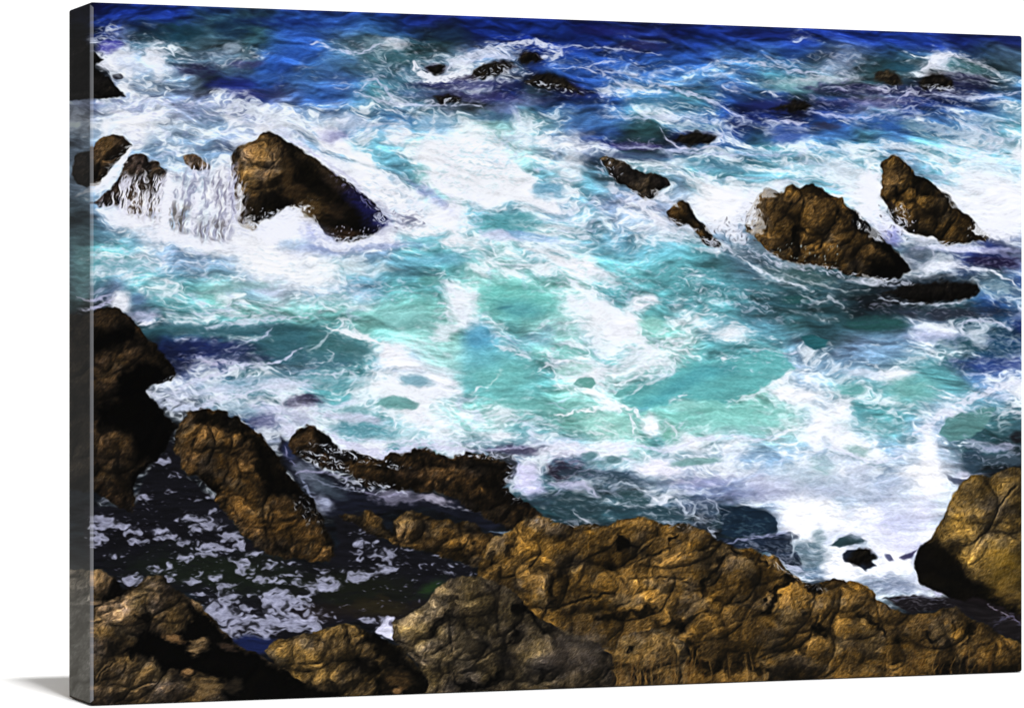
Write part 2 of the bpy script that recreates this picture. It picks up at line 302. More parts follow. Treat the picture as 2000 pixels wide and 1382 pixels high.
# ---------------------------------------------------------------- marks of the sea: (x, y, rx, ry, turn, colour, strength, softness, roughness)
W_ = (246, 249, 255); LIL = (198, 202, 228)
BLOBS = [
(350,65,46,17,-3,(22,54,68),.85,.5,.4),(452,56,42,18,2,(17,40,68),.8,.5,.4),(560,44,90,10,2,(14,30,90),.7,.6,.3),(595,68,60,14,0,(38,84,172),.6,.7,.3),
(308,118,20,36,-12,W_,.85,.5,.7),(205,126,22,12,0,W_,.8,.5,.6),(215,92,24,12,-10,(52,50,150),.8,.4,.5),(258,128,30,18,10,(190,205,235),.6,.6,.7),
(450,94,18,10,-30,(170,190,205),.8,.5,.7),(388,136,44,14,0,(26,26,58),.85,.5,.4),(450,163,48,11,0,(28,40,118),.8,.5,.3),(410,110,46,14,0,(92,120,150),.5,.6,.6),
(230,149,11,6,10,(14,12,18),.9,.2,.3),(480,125,30,8,0,(60,50,110),.6,.6,.4),(545,150,50,10,0,(50,98,172),.6,.6,.3),
(500,182,50,10,0,(56,58,116),.6,.6,.5),(660,160,50,22,0,(64,108,180),.6,.7,.3),
(768,86,26,12,5,W_,.85,.5,.6),(725,84,20,11,-20,(110,140,150),.7,.5,.8),(760,112,70,14,3,(62,112,122),.7,.6,.5),
(885,68,40,11,0,(20,38,66),.8,.5,.3),(770,150,60,30,0,(62,104,132),.6,.7,.5),(820,182,50,10,0,(70,96,150),.5,.6,.5),
(851,134,19,11,-10,(24,18,34),.95,.3,.5),(966,133,40,13,-14,(20,17,30),.95,.3,.5),(918,150,40,7,-12,(34,28,50),.8,.4,.6),(1036,112,24,9,10,(26,20,34),.95,.3,.5),(905,165,90,9,0,(36,40,92),.8,.5,.4),
(1072,158,40,14,8,(20,17,17),.95,.25,.35),(1115,172,34,11,22,(26,28,70),.85,.5,.3),(874,192,24,7,0,(28,24,26),.9,.35,.4),(960,190,90,10,2,(52,50,104),.7,.6,.6),(1000,205,60,10,-8,(120,140,190),.6,.6,.8),
(778,262,26,22,20,W_,.92,.5,.6),(690,240,50,12,14,(214,222,246),.6,.6,.8),(660,262,30,12,0,(92,92,150),.6,.6,.6),(850,245,34,22,0,(92,150,196),.6,.6,.4),
(930,305,62,24,0,W_,.9,.6,.5),(1026,258,16,34,0,(222,240,250),.75,.6,.6),(1110,330,40,22,-16,W_,.75,.6,.6),(1130,292,30,26,-10,W_,.6,.6,.6),(960,228,44,9,0,(58,98,130),.7,.5,.5),
(1180,60,60,9,0,(26,30,96),.7,.5,.4),(1250,90,44,9,0,(36,32,74),.7,.5,.6),(1500,66,100,8,0,(22,32,96),.6,.5,.3),
(1282,198,50,14,0,(66,124,156),.7,.6,.3),(1510,128,50,12,10,(70,140,180),.5,.6,.4),
(1555,206,27,9,-6,(14,15,26),.95,.3,.25),(1505,206,50,12,0,(30,38,96),.8,.5,.3),(1352,268,44,12,-3,(14,20,48),.95,.35,.3),(1350,248,60,8,0,(70,118,140),.6,.5,.3),(1240,284,50,7,2,(66,60,132),.7,.5,.7),
(1330,320,26,9,-4,(226,240,246),.85,.5,.4),(1240,305,60,9,3,(58,74,108),.85,.5,.3),(1400,325,60,12,4,(86,132,160),.6,.6,.4),(1480,300,60,9,0,(92,140,172),.6,.6,.4),
(1640,126,32,18,-10,(188,206,236),.4,.6,.8),(1590,158,88,9,-4,(206,224,230),.8,.5,.6),(1560,170,60,10,-4,(112,168,172),.75,.5,.3),
(1735,152,26,13,10,(36,29,22),.95,.35,.4),(1765,131,34,9,4,(30,74,96),.8,.5,.3),(1826,158,28,14,5,(24,18,22),.95,.35,.4),(1880,158,52,17,3,(24,26,56),.9,.4,.3),(1875,128,48,13,10,(66,112,114),.85,.4,.6),
(1832,118,24,14,-38,(226,232,246),.9,.5,.8),(1740,176,160,10,2,(26,30,62),.85,.4,.6),(1700,200,110,8,2,(60,58,110),.55,.6,.8),(1725,238,52,15,3,(38,84,156),.85,.5,.3),(1535,262,44,18,0,(42,76,152),.85,.5,.3),
(1614,248,30,8,4,(44,40,58),.7,.5,.6),(1780,246,26,12,10,(72,122,136),.7,.5,.4),(1940,232,60,18,0,(84,130,168),.5,.6,.4),(1840,250,80,14,8,(84,128,170),.4,.6,.6),
(1960,400,74,56,0,W_,1.,.5,.3),(1900,370,50,40,0,W_,.8,.6,.4),(1960,322,50,14,0,(190,222,238),.6,.6,.5),
(1405,402,52,36,0,(252,254,255),1.,.35,.25),(1440,395,36,24,0,W_,.9,.5,.4),(1695,380,34,42,0,W_,.95,.5,.3),(1650,340,40,20,20,(228,240,248),.7,.6,.6),(1600,330,60,12,0,(206,228,242),.6,.6,.6),
(700,370,36,40,35,W_,.9,.6,.4),(790,400,60,34,30,W_,.9,.5,.5),(880,425,50,18,25,W_,.8,.5,.6),(640,325,34,16,20,W_,.6,.6,.6),
(838,378,46,9,38,(142,154,212),.75,.6,.7),(1008,434,50,18,3,(84,160,166),.95,.3,.35),(1030,462,60,10,6,(118,156,204),.75,.4,.6),(1068,372,32,16,5,(94,154,182),.85,.35,.4),(975,460,34,9,10,(206,212,240),.8,.5,.6),
(712,480,110,8,-2,(122,138,184),.7,.5,.7),(850,506,66,13,-2,(106,172,194),.85,.6,.3),(840,549,27,9,-3,(84,150,144),.9,.3,.35),(700,520,60,14,5,(238,250,252),.7,.6,.7),
(780,622,72,26,6,(132,196,190),.85,.6,.35),(645,586,42,13,-10,(112,166,166),.8,.4,.5),(1008,585,84,34,8,(104,188,176),.95,.45,.3),(1015,606,44,16,8,(76,150,156),.8,.8,.3),(985,600,16,3,-8,(58,120,130),.8,.5,.3),
(892,575,34,22,-30,W_,.85,.5,.8),(902,612,28,26,0,(236,246,250),.8,.5,.8),(868,645,28,14,-30,(234,244,250),.8,.5,.8),
(520,505,66,36,0,(252,254,255),1.,.45,.4),(600,530,58,32,10,(250,254,255),.95,.5,.5),(560,450,54,30,-18,(248,250,255),.95,.4,.5),(610,455,26,18,30,(150,160,214),.6,.7,.5),(580,478,36,10,0,(120,170,206),.55,.6,.5),
(206,462,28,12,10,(84,132,150),.85,.45,.5),(250,520,54,13,5,(92,148,160),.8,.5,.5),(450,562,90,11,-6,(122,170,166),.7,.5,.6),(172,470,20,12,0,(60,90,100),.6,.5,.4),
(1138,520,34,24,10,(250,252,255),1.,.4,.5),(1180,538,34,12,20,W_,.85,.5,.6),(1258,590,30,15,-10,W_,.95,.4,.6),(1216,636,36,18,-30,W_,.95,.4,.6),(1272,631,28,13,0,(140,206,190),.9,.4,.5),
(1465,482,38,24,20,(104,128,140),.75,.6,.5),(1556,584,26,9,0,(32,76,76),.9,.4,.4),(1560,540,66,16,10,(62,92,92),.8,.5,.4),(1460,560,60,16,6,(74,140,150),.7,.6,.4),
(1880,562,32,12,-6,(22,20,18),.9,.4,.4),(1788,500,26,30,30,(72,88,104),.85,.6,.4),(1946,512,52,13,4,(27,22,52),.95,.35,.5),(1900,487,100,6,1,(190,192,228),.8,.5,.7),(1738,455,16,26,-40,(140,142,208),.8,.6,.5),
(1838,522,38,10,-10,(236,240,250),.85,.4,.6),(1950,560,44,24,0,(84,124,140),.6,.6,.4),(1850,610,100,11,0,(34,38,52),.8,.5,.6),
(241,588,20,20,-20,W_,.95,.5,.4),(283,618,30,14,-10,(196,200,230),.85,.5,.6),(272,582,16,10,0,(96,130,170),.7,.5,.3),
(440,645,160,13,-1,(44,88,100),.9,.5,.25),(405,682,95,18,0,(26,36,80),.92,.5,.3),(345,700,40,34,0,(14,20,46),.95,.5,.3),(570,675,60,28,-8,(52,102,114),.85,.5,.25),(410,640,120,6,0,(66,118,124),.6,.6,.3),(470,700,60,8,-2,(40,52,84),.8,.5,.4),
(500,745,90,9,-5,(84,128,146),.7,.5,.5),(430,760,70,9,-10,(196,206,232),.7,.5,.9),(560,752,70,9,-4,(206,216,236),.8,.5,.9),(590,782,36,10,-4,(38,30,52),.85,.4,.7),(515,822,26,14,10,(72,74,112),.75,.5,.7),(540,800,50,9,4,(190,190,222),.6,.5,.9),(585,815,20,12,0,(110,120,150),.6,.5,.8),
(470,800,36,10,10,(150,180,196),.6,.6,.9),(560,840,26,14,30,(214,216,240),.8,.5,.8),
(664,680,64,30,8,(60,114,118),.92,.35,.3),(640,700,50,14,0,(56,100,124),.7,.5,.3),(640,742,60,14,4,(92,148,154),.7,.5,.5),
(770,698,30,26,40,(248,250,255),1.,.35,.4),(800,712,30,12,20,W_,.95,.4,.4),(858,750,40,26,10,(244,248,255),1.,.4,.4),(812,745,32,10,4,(100,152,168),.85,.45,.5),(860,722,50,9,8,(228,238,248),.7,.5,.7),
(692,800,28,10,8,(96,152,156),.8,.5,.5),(708,842,66,15,8,(78,134,144),.9,.4,.3),(820,815,24,9,20,W_,.85,.5,.6),(690,815,70,9,10,(214,214,240),.8,.5,.6),(850,770,40,10,-10,(236,242,250),.8,.5,.5),
(934,662,30,28,0,(84,164,196),.9,.6,.15),(975,732,74,42,5,(108,184,178),.92,.5,.2),(940,700,40,20,0,(100,178,190),.7,.7,.2),(1016,790,48,10,2,(110,184,176),.9,.35,.3),(1045,660,44,16,-10,(110,160,190),.5,.6,.8),
(978,851,25,9,0,W_,.85,.5,.5),(1012,880,50,10,-6,(58,52,76),.85,.4,.9),(1120,720,32,12,-8,(160,214,202),.85,.4,.4),(1105,690,26,11,0,(120,190,180),.8,.4,.4),
(1315,750,44,16,-26,(62,148,158),.8,.7,.2),(1450,748,60,26,-8,(110,190,168),.7,.7,.15),(1265,788,24,9,-30,(70,150,190),.8,.6,.2),(1415,815,140,26,-2,(124,198,184),.8,.5,.35),(1340,790,36,9,0,(150,212,200),.8,.5,.5),
(1190,832,60,24,4,(148,210,194),.9,.4,.35),(1275,834,20,22,-10,(250,252,255),1.,.4,.4),(1310,848,18,22,-12,(108,170,150),.9,.4,.3),(1150,878,90,14,-2,(240,242,252),.95,.4,.5),(1285,914,50,16,6,(238,236,250),.95,.4,.5),(1340,868,60,9,-16,(240,246,250),.8,.5,.6),
(1358,901,48,8,-7,(104,150,144),.9,.35,.4),(1150,890,20,8,-10,(70,112,116),.9,.3,.4),(1198,897,16,7,10,(78,118,122),.9,.3,.4),(1360,940,60,12,-8,(142,140,186),.6,.6,.7),(1440,880,30,18,-30,(240,244,250),.7,.6,.8),
(1710,632,64,13,2,(34,76,76),.95,.35,.3),(1880,668,50,16,6,(28,66,78),.9,.4,.5),(1960,672,44,26,0,(22,58,86),.92,.5,.3),(1940,712,80,12,0,(32,54,112),.85,.5,.5),(1915,658,22,18,20,(196,208,218),.85,.5,.8),(1820,655,50,10,-4,(170,178,214),.7,.5,.7),
(1748,733,38,14,-4,W_,.95,.45,.5),(1690,730,40,9,6,(214,224,240),.8,.5,.6),(1556,770,48,14,8,(250,252,255),.95,.4,.5),(1785,762,54,24,4,(108,172,164),.9,.45,.3),(1663,760,28,11,4,(88,160,154),.9,.4,.4),(1530,735,24,14,0,(206,224,232),.7,.5,.8),
(1645,800,22,26,30,W_,.95,.45,.5),(1598,845,20,34,6,(246,248,255),.95,.5,.5),(1640,840,20,14,30,(236,240,250),.8,.5,.7),(1700,830,60,18,6,(124,166,168),.6,.6,.7),(1815,890,16,54,-2,(250,250,255),1.,.5,.3),(1815,940,26,30,0,(248,248,255),.9,.5,.3),
(1772,857,20,9,3,(84,124,134),.9,.3,.4),(1902,898,28,22,-40,(40,60,76),.95,.35,.4),(1965,895,40,14,0,(54,72,86),.9,.4,.6),(1990,852,16,12,0,(20,20,24),.95,.3,.3),(1930,935,14,9,0,(34,46,56),.9,.3,.3),(1950,870,30,8,-4,(190,190,220),.7,.5,.8),(1880,930,16,12,0,(226,224,244),.8,.5,.5),
(1608,905,22,17,20,(128,170,168),.85,.5,.6),(1660,945,50,26,0,(196,206,226),.5,.7,.7),(1680,880,30,10,8,(112,156,150),.8,.4,.6),(1710,885,18,8,0,W_,.8,.5,.5),(1500,960,60,10,0,(130,140,168),.6,.6,.8),(1420,960,60,14,0,(92,104,132),.7,.6,.7),(1560,1000,40,22,10,W_,.9,.5,.4),
(1100,915,30,18,0,(30,26,40),.95,.4,.7),(1190,930,74,15,7,(38,58,72),.92,.4,.5),(1132,982,54,32,0,(36,58,66),.97,.35,.35),(1238,972,36,14,0,(46,74,80),.92,.35,.35),(1265,1004,70,20,2,(34,58,68),.95,.35,.35),(1030,925,26,18,-30,(214,210,240),.95,.4,.5),(1038,950,22,22,-20,(206,204,240),.9,.4,.5),(1110,945,34,7,2,(190,190,222),.8,.4,.8),
(1290,975,22,9,-20,(226,232,240),.85,.4,.8),(1370,985,50,24,0,(64,80,104),.75,.5,.8),(1060,975,24,16,0,(44,62,76),.85,.4,.5),
(1558,1015,24,40,12,(252,252,255),.95,.45,.4),(1622,1005,30,24,0,(250,250,255),.95,.5,.4),(1600,1045,14,14,0,(96,124,130),.8,.5,.5),(1585,1085,34,30,20,(72,96,106),.9,.4,.6),(1642,1108,38,24,-6,(252,252,255),1.,.4,.4),(1736,1108,32,16,4,W_,1.,.4,.5),(1636,1075,12,20,0,W_,.95,.4,.5),
(1740,990,50,30,0,(206,212,232),.7,.8,.4),(1738,1142,60,18,8,(112,126,150),.85,.5,.8),(1760,1060,44,16,16,(206,208,240),.8,.6,.5),(1790,1010,30,36,20,(208,214,234),.6,.7,.4),
(1452,1000,46,14,6,(20,36,50),.95,.3,.3),
]
for i, b in enumerate(BLOBS): blob(*b[:5], b[5], b[6], b[7], b[8], i)

PATCHES = [
([(1215,790),(1242,760),(1305,735),(1350,703),(1430,698),(1505,683),(1525,685),(1547,715),(1540,730),(1505,750),(1467,770),(1430,780),(1380,785),(1330,772),(1307,785),(1280,800),(1240,798)],(90,170,168),.95,4,10,.2),
([(1318,740),(1365,712),(1430,706),(1440,722),(1390,738),(1330,765),(1290,790),(1262,790)],(70,154,162),.7,12,8,.15),
([(728,787),(745,778),(770,773),(795,776),(820,787),(812,797),(785,801),(755,797)],(88,146,140),.92,3,6,.3),
([(1120,748),(1130,738),(1155,736),(1164,748),(1155,758),(1135,757)],(88,150,138),1.,1.5,3,.15),
([(1197,777),(1212,760),(1230,752),(1246,754),(1238,765),(1215,773)],(92,164,158),.95,1.5,4,.15),
([(1562,658),(1572,654),(1600,656),(1616,664),(1610,676),(1590,683),(1572,676)],(34,94,102),1.,2,5,.3),
([(1700,560),(1750,548),(1800,540),(1850,540),(1900,552),(1912,562),(1890,580),(1840,590),(1780,588),(1730,578)],(26,36,46),.95,10,10,.9),
([(1835,848),(1850,815),(1900,800),(1950,795),(1925,832),(1890,855),(1860,862)],(80,130,126),.95,2,8,.3),
([(1400,985),(1460,988),(1500,1000),(1518,1014),(1520,1042),(1480,1044),(1436,1050),(1410,1040)],(18,33,48),1.,2,6,.4),
([(1395,1052),(1450,1052),(1545,1040),(1562,1046),(1545,1062),(1560,1090),(1570,1110),(1545,1112),(1500,1082),(1430,1068)],(20,29,44),.97,2.5,8,.5),
([(1620,1063),(1640,1050),(1662,1040),(1680,1046),(1692,1057),(1665,1063),(1640,1066)],(34,54,58),1.,2,5,.4),
([(1645,1082),(1655,1071),(1690,1070),(1715,1085),(1702,1094),(1712,1103),(1690,1111),(1668,1100),(1650,1096)],(22,28,40),1.,2,6,.4),
([(1725,1078),(1738,1080),(1749,1094),(1738,1094)],(44,46,80),.9,2,4,.3),([(1755,1088),(1790,1072),(1780,1088),(1765,1092)],(34,30,60),.9,2,4,.3),
([(1842,922),(1860,930),(1895,936),(1880,946),(1855,938)],(52,60,78),.9,2,5,.5),
([(955,884),(1000,890),(1010,905),(1005,930),(990,945),(960,930)],(34,38,44),.9,4,8,.5),
([(600,640),(640,648),(690,655),(728,668),(728,684),(690,702),(640,712),(600,705)],(58,110,114),.6,3,6,.3),
([(1480,905),(1560,915),(1600,950),(1500,975),(1440,950)],(176,184,210),.4,14,14,.6),
([(1725,1168),(1790,1160),(1850,1166),(1900,1150),(1960,1190),(2012,1190),(2012,1260),(1960,1240),(1900,1205),(1840,1185),(1780,1198)],(18,15,18),1.,3,6,.8),
]
for i, p in enumerate(PATCHES): patch(*p, sd=i)

FL = (206, 214, 240)
LINES = [
([(600,88),(622,84),(650,95),(690,104),(720,96),(742,84)],3,FL,.85),([(808,122),(814,138),(832,149),(860,155),(890,150),(908,138)],10,W_,.95),([(870,140),(888,120),(915,108),(950,99),(1000,98)],7,(214,222,240),.85),
([(955,94),(990,86),(1040,84),(1075,92),(1097,104),(1080,112),(1060,112)],7,(222,228,242),.9),([(900,128),(930,112),(980,108),(1004,116)],4,FL,.8),([(700,182),(716,160),(740,148),(752,150)],3,FL,.7),([(730,148),(748,170),(764,188),(800,198)],3,FL,.8),
([(690,180),(730,192),(790,205),(850,206),(940,204)],3,FL,.8),([(846,214),(850,248),(836,268),(818,290),(812,312)],4,(226,238,246),.8),([(812,262),(850,262),(880,270)],2.5,W_,.7),([(650,165),(670,160),(690,166),(672,174),(654,172)],1.4,FL,.6),
([(1080,92),(1130,90),(1180,94),(1240,98),(1290,108)],2,FL,.75),([(1080,132),(1140,133),(1190,150),(1222,170),(1205,178),(1172,189)],2.6,FL,.8),([(1140,130),(1180,122),(1206,116)],2.6,FL,.75),([(1165,137),(1205,142),(1244,147)],2.6,FL,.7),([(1228,118),(1250,128)],3,FL,.7),
([(1232,152),(1300,168),(1340,182),(1390,196),(1420,214),(1450,230)],3.4,FL,.85),([(1300,128),(1345,140),(1376,134),(1400,122)],2.6,FL,.6),([(1400,120),(1450,120),(1500,125),(1545,138),(1600,142)],3.4,FL,.85),([(1490,108),(1520,122),(1560,134)],4,(190,206,236),.7),
([(1448,158),(1410,167),(1420,176),(1446,178)],2,FL,.8),([(1486,181),(1505,180),(1520,187)],2.4,W_,.75),([(1290,252),(1304,272),(1322,287),(1360,289),(1400,284),(1412,262)],2.6,(214,218,244),.85),([(1176,225),(1230,228),(1300,230),(1350,228),(1400,240),(1450,262)],5,(196,212,240),.75),
([(1180,288),(1260,286),(1330,296),(1440,302),(1560,300),(1590,285)],3,(196,206,238),.7),([(1500,233),(1540,238),(1580,240)],4,(204,208,232),.8),([(1560,213),(1610,222),(1660,232),(1690,230),(1730,218),(1790,206)],4,(190,200,236),.75),([(1880,195),(1930,188),(1996,180)],4,(206,216,240),.8),
([(1798,142),(1815,126),(1832,110),(1852,105),(1876,112)],6,(236,240,250),.9),([(1876,112),(1905,124),(1932,130),(1952,148),(1975,160)],4,(196,206,214),.8),([(1606,172),(1640,170),(1660,182)],3,FL,.6),([(1700,168),(1722,172),(1740,186)],3,(190,186,222),.8),([(1756,194),(1770,184),(1778,180)],3,(206,206,236),.8),
([(1790,186),(1850,184),(1900,188)],3,FL,.6),([(1856,228),(1892,246),(1925,264),(1980,272)],3.4,(206,220,240),.75),([(1600,296),(1680,284),(1760,286),(1850,292),(1960,300)],7,(226,238,248),.7),([(1640,306),(1720,300),(1800,312)],4,W_,.5),
([(257,287),(244,306),(224,330),(205,352),(185,368)],8,W_,.98),([(328,338),(326,380),(320,420),(312,460)],11,W_,.9),([(380,390),(384,430),(378,460)],8,W_,.7),([(448,330),(452,380),(458,430)],5,(206,210,240),.8),
([(560,268),(600,290),(640,318),(680,345),(715,372)],2.4,(206,206,236),.9),([(630,470),(660,476),(720,468),(770,452),(830,440)],5,W_,.85),([(758,430),(790,438),(812,430)],3,(80,84,110),.7),([(765,418),(790,420),(812,426)],2.4,(90,92,120),.7),
([(1424,488),(1450,505),(1480,526),(1520,545),(1560,558),(1590,568)],3,(222,232,242),.9),([(1500,520),(1540,538),(1600,556),(1650,568),(1700,566)],2,(186,200,206),.7),([(1716,582),(1780,594),(1850,594),(1898,580),(1912,560)],3,(190,200,214),.9),([(1560,575),(1600,590),(1620,580),(1650,600)],3.4,(206,218,226),.75),
([(1795,541),(1828,522),(1858,514),(1892,523),(1945,530),(1984,558)],4,(230,236,246),.9),([(1770,505),(1800,520),(1824,506),(1822,480),(1800,462)],2,(190,196,214),.7),([(1640,530),(1652,545),(1700,556),(1760,545)],2,(176,184,196),.7),
([(160,606),(178,602),(205,592),(225,580)],4,(200,200,234),.85),([(150,580),(180,586),(215,575)],3,(206,206,240),.8),([(268,634),(290,631),(314,622)],4,W_,.9),([(340,668),(355,662),(380,662)],2,FL,.7),([(380,694),(402,702),(440,704),(480,712),(530,708),(560,700),(574,684),(590,676)],3,(200,206,230),.9),
([(395,704),(420,710),(455,708)],4,(206,200,228),.8),([(440,682),(470,672),(505,662),(528,652)],2,(190,198,222),.75),([(510,660),(524,650),(530,640)],1.6,FL,.7),([(336,768),(370,746),(400,738),(440,722),(500,716)],3.4,(206,208,232),.85),([(280,762),(310,772),(350,790),(380,800),(420,780),(470,770),(540,750),(600,745)],5,(214,220,240),.85),
([(310,785),(340,800),(370,792),(410,800)],5,(200,212,236),.8),([(400,640),(450,630),(520,622),(600,618)],6,(206,216,232),.8),([(390,622),(420,612),(470,616),(520,612)],3.4,(206,222,232),.75),([(600,685),(622,676),(640,655),(652,642)],3,(176,200,206),.8),([(600,712),(640,706),(652,690),(640,684)],2.6,(190,206,214),.8),
([(600,728),(650,730),(682,724),(700,742),(690,748)],2.6,(200,214,226),.85),([(650,730),(662,746)],2,(200,214,226),.8),([(640,640),(680,648),(720,662),(745,672)],6,(244,250,252),.95),([(690,650),(735,666)],3,W_,.9),
([(965,672),(985,680),(1015,690),(1038,702)],4,(216,232,240),.85),([(922,768),(935,758),(950,754)],2.4,W_,.7),([(952,758),(965,740),(978,722)],1.6,(190,226,220),.7),([(1048,726),(1065,712),(1085,706),(1110,704),(1138,710)],3.4,W_,.85),([(1040,650),(1060,632),(1085,620)],3,(214,232,240),.8),
([(1090,812),(1130,802),(1180,796),(1215,793),(1240,802),(1262,822)],5,(244,250,252),.95),([(1228,808),(1238,826),(1234,848)],3,W_,.85),([(1170,830),(1200,846),(1215,862)],3,(226,240,240),.7),([(1150,840),(1185,852)],2.6,W_,.6),([(1300,820),(1316,838),(1326,862)],2.6,W_,.6),
([(1310,784),(1325,774),(1345,770)],3,W_,.8),([(1300,735),(1250,756),(1232,770)],3,(206,228,232),.8),([(1547,718),(1536,735),(1506,752),(1470,772),(1420,788)],5,(226,240,244),.8),([(1405,698),(1425,700)],4,W_,.8),([(1180,880),(1240,868),(1300,880),(1360,858),(1420,852),(1490,858),(1540,840)],4,(214,218,240),.75),
([(1860,640),(1895,624),(1935,624),(1972,640)],5,(206,212,232),.85),([(1785,846),(1840,812),(1900,775),(1950,755),(2000,740)],10,(222,226,240),.85),([(1830,770),(1860,778),(1878,780)],3,W_,.8),([(1810,752),(1850,768),(1872,776)],2,W_,.7),([(1950,815),(1975,800),(2000,810)],6,(226,230,236),.7),
([(1500,750),(1530,742),(1545,725)],4,W_,.8),([(1600,868),(1640,876),(1670,892),(1710,902),(1760,890),(1790,872)],3,(220,224,242),.85),([(1620,880),(1650,890),(1690,904),(1720,906)],2,(84,124,130),.7),([(1500,860),(1530,845),(1570,830)],3,W_,.8),
([(1205,984),(1240,986),(1262,990)],1.8,(176,190,200),.8),([(1086,946),(1140,942),(1158,960),(1166,972)],4,(196,198,222),.85),([(1262,958),(1276,972),(1290,984),(1310,968),(1326,978)],3.4,W_,.85),([(1322,972),(1335,990),(1342,1012)],2.6,(196,208,220),.8),([(1340,975),(1360,985),(1350,1005),(1376,1020)],2.2,(190,204,214),.8),([(1380,970),(1400,985),(1406,1000)],2.2,(190,200,220),.7),
([(1085,960),(1110,952),(1140,952)],3,(150,162,186),.8),([(1190,950),(1210,940),(1240,948),(1266,962)],2.4,(190,204,216),.8),([(1118,1000),(1140,1012),(1156,1024)],2.4,(200,204,214),.8),([(1420,1060),(1460,1050),(1510,1044),(1540,1036)],3.4,(140,146,180),.9),([(1380,1030),(1392,1040),(1400,1052)],2.6,(190,200,216),.8),
([(1520,1092),(1540,1106),(1560,1112),(1585,1128)],4,(190,198,220),.9),([(1548,1040),(1552,1070),(1545,1085)],2,(190,206,214),.8),([(1570,1050),(1590,1074),(1615,1070)],2,(200,212,216),.8),([(1796,1150),(1815,1148),(1836,1158),(1856,1150)],4,(190,190,216),.9),([(1730,1092),(1745,1110)],2,W_,.8),
([(1925,1178),(1950,1190),(1990,1205)],1.6,(120,110,126),.8),([(1945,1212),(1975,1198),(1998,1212)],3,(70,66,84),.8),([(1740,1170),(1790,1164),(1840,1170)],2,(90,92,110),.7),([(1600,1120),(1640,1128),(1690,1122),(1740,1130)],3,W_,.8),([(1690,1070),(1716,1080),(1730,1096)],3,(226,226,244),.8),
([(640,848),(680,868),(715,880),(748,890),(790,878),(850,872),(900,876)],11,(206,208,232),.92),([(700,858),(760,862),(830,858),(900,864),(960,862)],3,(214,220,238),.8),([(880,872),(940,880),(1000,874),(1050,866)],3,(190,190,220),.7),
([(1012,905),(1022,925),(1014,945),(1002,952)],9,(206,204,238),.9),([(1060,880),(1090,868),(1130,868)],6,(226,228,244),.85),
]
for i, l in enumerate(LINES): line(*l, sd=i)

